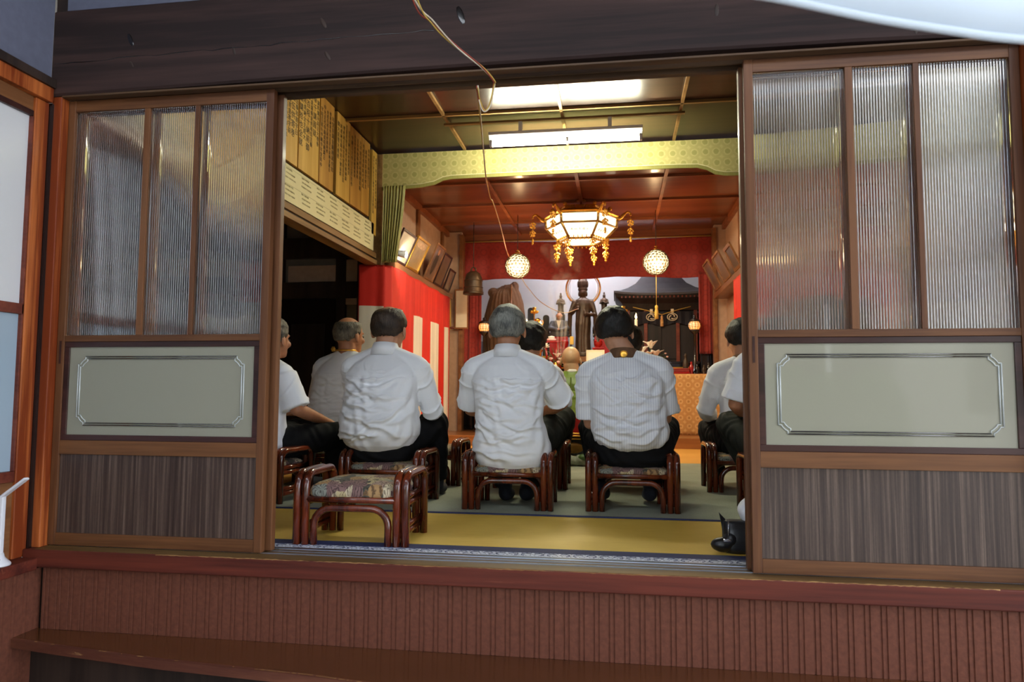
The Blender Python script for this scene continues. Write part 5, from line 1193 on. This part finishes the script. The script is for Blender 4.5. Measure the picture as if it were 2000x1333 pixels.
for x, zt, lab in ((-.585, 1.66, 'tall brass lotus stand between the memorial tablets'), (.515, 1.66, 'tall brass lotus stand before the shrine eave')):
    t = thing('lotus_stand', lab, 'candlestick', (x, 6.26, TZ), 0, 'tall brass lotus stands'); H_ = zt-TZ
    MB().lathe([(.055, 0), (.06, .015), (.02, .04), (.008, .1), (.0065, H_-.10), (.012, H_-.08)], (0, 0, 0), 16).build('stem', M['brass'], t)
    m = MB(); m.lathe([(.008, -.085), (.03, -.065), (.022, -.04), (.026, 0), (.004, .002)], (0, 0, H_), 14)
    for k in range(8): a = 2*PI*k/8; m.ell((.038*math.cos(a), .038*math.sin(a), H_-.06), (.014, .014, .022), Rz(a) @ Ry(.6), 8, 6)
    m.build('lotus_cup', M['gold'], t)
t = thing('incense_pot', 'orange-brown brass pot on a tall foot near the candle flames', 'pot', (-.535, 6.14, TZ))
MB().lathe([(.05, 0), (.055, .015), (.015, .04), (.013, .54), (.04, .57), (.048, .62), (.04, .66), (.046, .675), (.04, .676)], (0, 0, 0), 18).build('bowl', M['brass'], t)
for s in (-1, 1): MB().tube([(s*.044, 0, .60), (s*.075, 0, .62), (s*.07, 0, .66), (s*.045, 0, .65)], .006, 6).build('handle', M['brass'], t)
# red lacquer stands with offerings
def offering(x, y, h, w_, lab, goods):
    t = thing('offering_stand', lab, 'stand', (x, y, TZ), 0, 'red lacquer offering stands')
    MB().box(-w_, w_, -w_*.8, w_*.8, h-.018, h).build('tray', M['redlac'], t, .004)
    for sx in (-1, 1):
        for sy in (-1, 1): MB().tube([(sx*w_*.75, sy*w_*.6, h-.018), (sx*w_*.6, sy*w_*.5, h*.5), (sx*w_*.85, sy*w_*.7, 0)], [.010, .008, .012], 8).build('leg', M['redlac'], t)
    MB().box(-w_*.8, w_*.8, -w_*.6, w_*.6, h*.45, h*.45+.012).build('shelf', M['redlac'], t)
    if goods:
        c = thing('rice_cake', 'white rice cakes heaped on the red offering stand', 'food', (x, y, TZ+h)); 
        MB().lathe([(.02, 0), (.062, .012), (.058, .03), (.03, .04)], (0, 0, 0), 18).build('lower_cake', M['petal_p'], c); MB().lathe([(.01, .036), (.042, .045), (.038, .06), (.005, .068)], (0, 0, 0), 16).build('upper_cake', M['petal'], c)
offering(-.365, 6.20, .405, .095, 'red lacquer stand carrying white cakes, below the seated grey-robed statue', 1); offering(-.215, 6.32, .33, .07, 'red lacquer stand with red covered bowl close to the bronze figure', 0); offering(.205, 6.30, .33, .07, 'red lacquer stand with red covered bowl beyond the striped shirt', 0)
for x, y, h, lab in ((-.215, 6.32, .33, 'red lacquer covered bowl beside the bronze figure and the yellow tag'), (.205, 6.30, .33, 'red lacquer covered bowl beyond the head with striped shirt')):
    t = thing('covered_bowl', lab, 'bowl', (x, y, TZ+h), 0, 'red lacquer covered bowls')
    MB().lathe([(.03, 0), (.026, .012), (.05, .03), (.054, .06), (.054, .066)], (0, 0, 0), 18).build('bowl', M['redlac'], t); MB().lathe([(.056, .066), (.05, .085), (.03, .10), (.014, .104), (.018, .114), (.004, .118)], (0, 0, 0), 18).build('lid', M['redlac'], t)
t = thing('yellow_tag', 'small yellow upright tag in front of the bronze figure', 'tag', (-.112, 6.15, TZ)); MB().box(-.006, .006, -.004, .004, 0, .36).build('post', M['blacklac'], t); MB().box(-.024, .024, -.006, .006, .36, .46).build('plate', M['cordy'], t, .006)
t = thing('portrait_card', 'white card with a pencil portrait leaning on the altar', 'picture', (.175, 6.10, TZ)); 
R_ = Rx(-.2)
def cardbox(n_, x0, x1, y0, y1, z0, z1, mat): m = MB(); m.obox(R_ @ V((x0+x1)/2, (y0+y1)/2, (z0+z1)/2), V((x1-x0)/2, (y1-y0)/2, (z1-z0)/2), R_); return m.build(n_, mat, t)
cardbox('card', -.11, .11, 0, .012, 0, .30, M['cream']); cardbox('mount', -.085, .085, -.003, 0, .03, .27, M['white_cloth'])
m = MB(); m.ell(R_ @ V(.03, -.004, .17), (.035, .001, .045), R_, 14, 6); m.build('drawn_head', M['greyink'], t)
# flowers
def flower(kind, p, s, rng, parent):
    m = MB()
    if kind == 'lily':
        for k in range(6):
            a = 2*PI*k/6+rng.random(); R = Rz(a) @ Ry(.75); m.tube([V(*p), V(*p)+R @ V(0, 0, .5*s)+V(0, 0, .1*s), V(*p)+R @ V(.12*s, 0, .95*s)], [.10*s, .24*s, .03*s], 8, flat=(1, .22))
        return m.build('lily_bloom', M['petal'], parent)
    if kind == 'mum':
        for r in range(4):
            for k in range(9): a = 2*PI*k/9+r*.35; R = Rz(a) @ Ry(.25+r*.38); q = V(*p)+R @ V(0, 0, .45*s); m.ell(q, (.06*s, .10*s, .42*s), R, 6, 5)
        return m.build('chrysanthemum_bloom', M['petal'], parent)
    m.ell(p, (.35*s, .35*s, .3*s), None, 10, 7); 
    for k in range(5): a = 2*PI*k/5; m.ell(V(*p)+V(.28*s*math.cos(a), .28*s*math.sin(a), .08*s), (.22*s, .22*s, .18*s), None, 8, 6)
    return m.build('small_bloom', M['petal_p'], parent)
def bouquet(loc, lab, spec, seed, hv=.14):
    rng = random.Random(seed); t = thing('flower_vase', lab, 'flowers', loc, 0)
    MB().lathe([(.04, 0), (.045, .01), (.028, .03), (.05, .08), (.045, hv-.02), (.034, hv), (.03, hv)], (0, 0, 0), 18).build('vase', M['brass'], t)
    for kind, x, y, z, s in spec:
        MB().tube(bez([(x*.1, y*.1, hv-.03), (x*.5, y*.5, hv+(z-hv)*.55), (x, y, z)], 4), .0035, 5).build('stem', M['leaf'], t)
        if kind == 'leaf':
            a = math.atan2(y, x); m = MB(); m.tube([(x*.5, y*.5, z*.7), (x*.8, y*.8, z*.95), (x*1.3, y*1.3, z*1.05)], [.004, s*.28, .002], 8, flat=(1, .15)); m.build('leaf', M['leaf'], t)
        else: flower(kind, (x, y, z), s, rng, t)
rng = random.Random(2)
bouquet((.80, 6.03, TZ), 'brass vase of white lilies between the striped shirt and the shrine model', [('lily', -.07, -.04, .25, .13), ('lily', .03, -.06, .30, .14), ('lily', .09, -.03, .20, .13), ('lily', -.13, -.05, .17, .13), ('lily', -.01, -.09, .18, .13), ('lily', -.08, -.08, .13, .09), ('leaf', .12, 0, .26, .08), ('leaf', -.12, .03, .3, .08), ('leaf', .05, .05, .36, .07), ('pink', .2, -.02, .24, .03), ('pink', .22, -.03, .2, .03)], 4)
bouquet((-.30, 6.08, TZ), 'brass vase of pink and white flowers with spiky leaves beside the priest', [('pink', -.06, -.05, .18, .06), ('pink', .04, -.07, .14, .06), ('pink', -.01, -.09, .09, .07), ('lily', .09, -.06, .13, .10), ('lily', .02, -.05, .2, .08), ('leaf', -.09, -.02, .27, .10), ('leaf', .03, -.03, .29, .10), ('leaf', -.04, -.02, .31, .09), ('leaf', .10, 0, .25, .09), ('pink', -.12, -.06, .12, .06), ('lily', .13, -.08, .08, .09)], 5)
bouquet((-.42, 5.99, TZ), 'vase with one big white chrysanthemum behind the wavy black hair', [('mum', -.01, -.04, .31, .085), ('leaf', .06, -.03, .22, .09), ('leaf', -.08, -.03, .2, .09), ('leaf', .01, -.05, .17, .09)], 6)
t = thing('folded_cloth', 'folded red brocade cloth lying on the altar table end', 'cloth', (1.12, 6.08, TZ)); 
for k in range(3): MB().box(-.16+.004*k, .16-.006*k, -.09, .09, .0+.022*k, .021+.022*k).build('fold', M['redbro'] if k else M['redlac'], t, .008)
for i, (x, y, r, h, mt, lab) in enumerate(((1.30, 6.05, .028, .14, 'redlac', 'red lacquer bottle at the end of the folded red cloth'), (1.37, 6.10, .03, .11, 'blacklac', 'black lacquer jar just past the red bottle'), (1.44, 6.02, .024, .10, 'bronze', 'small bronze jar on the altar table'), (1.50, 6.08, .03, .13, 'blacklac', 'black flask beneath the end of the red drop'), (1.25, 6.22, .035, .24, 'bronze', 'tall bronze vase behind the red bottle'))):
    t = thing('altar_vessel', lab, 'vessel', (x, y, TZ), 0, 'small vessels at the end of the altar table')
    MB().lathe([(r*.7, 0), (r*.75, h*.05), (r*.55, h*.1), (r, h*.4), (r*.9, h*.62), (r*.42, h*.78), (r*.42, h*.9), (r*.6, h*.96)], (0, 0, 0), 16).build('body', M[mt], t); MB().lathe([(r*.5, h*.96), (r*.3, h), (r*.12, h*1.05)], (0, 0, 0), 12).build('stopper', M[mt], t)
# prayer platform
t = thing('prayer_platform', 'low black and gilt prayer platform with an oval ornament, carrying the priest', 'platform', (.04, 3.80, .0066))
MB().box(-.36, .36, -.36, .36, 0, .035).build('plinth', M['blacklac'], t, .004); MB().box(-.33, .33, -.33, .33, .035, .225).build('body', M['blacklac'], t)
MB().box(-.37, .37, -.37, .37, .225, .262).build('top', M['redlac'], t, .004)
for z in (.04, .06, .205, .232, .252): MB().tube([(-.372, -.372 if z > .22 else -.335, z), (.372, -.372 if z > .22 else -.335, z)], .006, 6).build('gilt_moulding', M['gold'], t)
for x in (-.22, .03, .25): m = MB(); m.ell((x, -.333, .13), (.085, .008, .045), None, 20, 8); m.build('oval_ornament', M['golddark'], t)
MB().box(-.36, .36, -.37, -.35, .262, .385).build('low_rail', M['redlac'], t, .003); MB().tube([(-.37, -.36, .39), (.37, -.36, .39)], .009, 8).build('rail_cap', M['gold'], t)
t = thing('cloth_bundle', 'grey and green cloth bundle on the carpet before the prayer platform', 'cloth', (.07, 3.30, .0066))
b = MB(); b.ell((-.05, 0, .045), (.10, .06, .05)); b.ell((.07, .01, .04), (.09, .06, .045)); organic('wrap', b, M['carpet'], t, .008, 3, lambda co, no: co+no*(.006*np.sin(co[:, 0]*70+co[:, 2]*50))[:, None]); b = MB(); b.ell((.10, -.02, .07), (.055, .04, .03)); b.build('green_fold', M['leaf'], t)
# ------------------------------------------------------------------ cord from the statue's hand to the porch
CP = [[-0.049, 6.55, 1.672],[-0.234, 6.4, 1.605],[-0.469, 6.15, 1.694],[-0.61, 5.9, 1.839],[-0.672, 5.75, 1.941],[-0.736, 5.55, 2.06],[-0.791, 5.4, 2.17],[-0.749, 4.6, 2.318],[-0.676, 3.75, 2.322],[-0.659, 3.5, 2.3],[-0.528, 2.6, 2.205],[-0.286, 1.2, 1.978],[-0.087, 0.07, 1.747],[-0.075, 0.04, 1.693],[-0.053, 0.03, 1.645],[-0.03, 0.02, 1.663],[-0.011, -0.005, 1.729],[-0.006, -0.045, 1.726],[-0.037, -0.12, 1.745],[-0.099, -0.25, 1.758],[-0.139, -0.4, 1.761],[-0.166, -0.52, 1.78],[-.21, -.75, 1.98],[-.26, -1.1, 2.35],[-.29, -1.36, 2.78]]
cv = bez(CP, 10)
t = thing('prayer_rope', 'long multi-coloured cord from the statue past a globe lamp and out over the lintel', 'cord')
for k, (mt, nm) in enumerate((('cordw', 'white_strand'), ('cordr', 'red_strand'), ('cordy', 'yellow_strand'))):
    pts = []
    for i, p in enumerate(cv):
        a = i*.16+2*PI*k/3; f = i/len(cv); r = .0028 if i < len(cv)*.78 else .0028+.012*(f-.78)/.22
        pts.append(p+V(r*math.cos(a), 0, r*math.sin(a)))
    MB().tube(pts, .0024, 6).build(nm, M[mt], t)
# ------------------------------------------------------------------ porch things
t = thing('folding_lamp', 'white folding lamp standing on the porch sill before the cedar posts', 'lamp', (-1.775, -.20, -.03))
def oplate(name, c, half, R, mat, bev): m = MB(); m.obox(c, V(*half), R); return m.build(name, mat, t, bev)
MB().lathe([(.040, 0), (.042, .004), (.040, .010), (.032, .018), (.022, .030), (.018, .045)], (0, 0, 0), 24).build('base', M['white'], t)
oplate('stand', (0, 0, .145), (.016, .009, .105), np.eye(3), M['white'], .004)
oplate('lamp_head', (.048, .0, .275), (.066, .012, .005), Ry(-.62), M['white'], .004)
MB().tube([(-.002, -.014, .245), (-.002, .014, .245)], .007, 12).build('hinge', M['steel'], t)
MB().lathe([(.005, 0), (.005, .003), (.003, .0035)], (.026, -.022, .025), 10).build('button', M['steel'], t)
# handbag on the tatami behind the sliding door
t = thing('handbag', 'black leather handbag with a metal clasp on the tatami by the sliding door', 'bag', (.94, .34, .0005))
b = MB(); b.loft([[(x, y*f, z) for x, y in rr2(.115, .055, .035, 4)] for z, f in ((0, .9), (.012, 1), (.05, 1), (.09, .8), (.118, .45))]); organic('bag_body', b, M['leather'], t, .006, 5)
b = MB(); b.ell((-.12, -.03, .03), (.045, .03, .028)); b.ell((-.09, -.03, .05), (.03, .03, .03)); organic('front_pocket', b, M['leather'], t, .005, 4)
m = MB(); m.loft([[(-.115, -.02, .05), (-.09, -.02, .05), (-.09, -.012, .05), (-.115, -.012, .05)], [(-.12, -.01, .10), (-.085, -.01, .095), (-.085, 0, .095), (-.12, 0, .10)], [(-.128, 0, .145), (-.10, 0, .115), (-.10, .006, .115), (-.128, .006, .145)]], 0, False); m.build('side_flap', M['leather'], t)
MB().tube([(-.10, -.045, .122), (-.102, -.052, .06)], .0018, 6).build('zip_pull', M['steel'], t)
m = MB(); m.box(-.122, -.092, -.068, -.058, .045, .058); m.build('clasp', M['steel'], t, .004)
MB().tube([(-.02, -.03, .1), (.03, -.045, .125), (.09, -.03, .1)], .007, 8).build('handle', M['leather'], t)
t = thing('white_jacket', 'white garment hanging down onto the black handbag behind the sliding door', 'garment', (.945, .36, .0))
b = MB(); b.loft([[(x+dx, y*f, z) for x, y in rr2(w_, .045, .03, 4)] for z, w_, f, dx in ((.118, .05, .8, -.0), (.15, .065, 1, .005), (.24, .07, 1, .06), (.34, .07, .8, .10), (.38, .05, .4, .11))]); organic('cloth', b, M['shirt'], t, .007, 5, lambda co, no: co+no*(.006*np.sin(co[:, 0]*75+co[:, 2]*30))[:, None])
# tent fabric edge above the porch
t = thing('tent_canopy', 'white tent fabric sagging into view above the porch', 'canopy')
ed = bez([(.40, -1.36, 1.33), (.56, -1.38, 1.245), (.673, -1.4, 1.203), (.808, -1.4, 1.162), (.914, -1.4, 1.135), (1.016, -1.4, 1.113), (1.25, -1.4, 1.08), (1.7, -1.38, 1.07), (2.3, -1.35, 1.08)], 5)
rows = []
for i, p in enumerate(ed):
    row = []
    for k in range(9): f = k/8; row.append((p[0]+.12*f*f, p[1]+.22*f+.02*math.sin(i*.5+f*3)*f, p[2]+.75*f+.05*f*(1-f)))
    rows.append(row+[(q[0], q[1]+.004, q[2]+.002) for q in reversed(row)])
MB().loft(rows).build('fabric', M['tarp'], t)
MB().tube([V(*p)+V(0, .002, .004) for p in ed], .006, 6).build('hem', M['tarp'], t)
m = MB(); m.loft([[(x, -1.62, 2.30+z), (x, -3.4, 2.75+z), (x, -5.4, 2.45+z), (x, -5.4, 2.455+z), (x, -3.4, 2.755+z), (x, -1.62, 2.305+z)] for x, z in ((-4.5, 0), (-2.2, .03), (0, 0), (2.2, .03), (4.8, 0))], 0, False); m.build('roof_sheet', M['tarp'], t)  # unseen rest of the tent, added to keep sky reflections off the glass
for x in (-4.4, .2, 4.7):
    for y, z in ((-1.7, 2.31), (-5.3, 2.47)):
        if not (abs(x) < 1 and y > -2): MB().tube([(x, y, -.75), (x, y, z)], .024, 10).build('pole', M['steel'], t)
# ------------------------------------------------------------------ across the yard, seen in the glass; hall and hedge are added
t = thing('neighbour_house', 'pale house with a tiled roof across the yard, reflected in the glass', 'house', (8.2, -12, -.75))
MB().box(-2.5, 3.5, -4, 0, 0, 4.2).build('house_wall', M['house'], t); m = MB(); m.prism([(-5, 4.2), (1, 4.2), (-2, 6.0)], -3, 4, 'x'); m.build('house_roof', M['roof'], t)
MB().box(-1.2, .2, 0, .05, 1.0, 2.4).build('house_window', M['blacklac'], t); MB().box(1.2, 2.6, 0, .05, 1.0, 2.4).build('house_window', M['blacklac'], t)
t = thing('added_timber_hall', 'dark timber hall added across the yard to darken the glass reflections', 'building', (1.4, -12.5, -.75))  # unseen hall, put up to cut bright reflections in the panes
MB().box(-3.3, 3.2, -4, 0, 0, 4.0).build('hall_wall', M['shrine'], t); m = MB(); m.prism([(-5, 3.9), (1.2, 3.9), (-2, 6.2)], -3.8, 3.7, 'x'); m.build('hall_roof', M['roof'], t)
for x in (-2.2, 0, 2.1): MB().box(x-.5, x+.5, 0, .05, .6, 2.4).build('hall_door', M['plaster_w'], t)
t = thing('hedge', 'dark hedge added across the yard for the glass to reflect', 'hedge', (-6, -10, -.75))  # unseen hedge, put in to give the glass something to mirror
b = MB(); rng = random.Random(8)
for k in range(26): b.ell((-5+k*.62, rng.uniform(-.4, .4), rng.uniform(.7, 1.0)), (.6, .5, rng.uniform(.8, 1.1)), None, 10, 8)
organic('foliage', b, M['leaf'], t, .12, 1)

t = thing('added_recess_lamp', 'slim tube lamp added behind the red altar valance to light the recess', 'lamp', (.08, 6.48, 2.585))  # unseen tube, added to brighten the altar recess
MB().box(-.6, .6, -.03, .03, .012, .038).build('housing', M['white'], t); MB().tube([(-.57, 0, 0), (.57, 0, 0)], .013, 10).build('tube', M['tube_cool'], t)

# faint incense smoke drifting up before the red valance
def smoke_mat():
    m, t_, b = newmat('thin_smoke'); b.inputs['Base Color'].default_value = (.85, .84, .82, 1); b.inputs['Roughness'].default_value = 1; b.inputs['Specular IOR Level'].default_value = 0
    lw = nd(t_, 'ShaderNodeLayerWeight'); lw.inputs['Blend'].default_value = .5
    mp = coords(t_); n = nd(t_, 'ShaderNodeTexNoise'); n.inputs['Scale'].default_value = 7; n.inputs['Detail'].default_value = 4; t_.links.new(mp.outputs[0], n.inputs['Vector'])
    iv = nd(t_, 'ShaderNodeMath', operation='SUBTRACT'); iv.inputs[0].default_value = 1; t_.links.new(lw.outputs['Facing'], iv.inputs[1])
    pw = nd(t_, 'ShaderNodeMath', operation='POWER'); pw.inputs[1].default_value = 2.5; t_.links.new(iv.outputs[0], pw.inputs[0])
    r = ramp(t_, [(.4, (0, 0, 0, 1)), (.75, (.16, .16, .16, 1))]); t_.links.new(n.outputs[0], r.inputs[0])
    ml = nd(t_, 'ShaderNodeMath', operation='MULTIPLY'); t_.links.new(pw.outputs[0], ml.inputs[0]); t_.links.new(r.outputs[0], ml.inputs[1])
    tr = nd(t_, 'ShaderNodeBsdfTransparent'); mx = nd(t_, 'ShaderNodeMixShader'); o = t_.nodes['Material Output']
    t_.links.new(ml.outputs[0], mx.inputs[0]); t_.links.new(tr.outputs[0], mx.inputs[1]); t_.links.new(b.outputs[0], mx.inputs[2]); t_.links.new(mx.outputs[0], o.inputs[0]); return m
m = MB()
for k, (dx, dy) in enumerate(((0, 0), (.05, .04), (-.06, -.03))):
    pts = bez([(-.24+dx*.2, 5.98+dy, .95), (-.22+dx, 5.96+dy, 1.4), (-.26+dx*1.5, 5.93+dy, 1.8), (-.12+dx*2, 5.9+dy, 2.08), (-.20+dx*3, 5.86+dy, 2.3)], 8)
    m.tube(pts, [.012+.10*(i/len(pts))**1.3 for i in range(len(pts))], 16, rnd=1)
tag(m.build('incense_smoke', smoke_mat()), 'faint incense smoke drifting up in front of the red altar valance', 'smoke', kind='stuff')
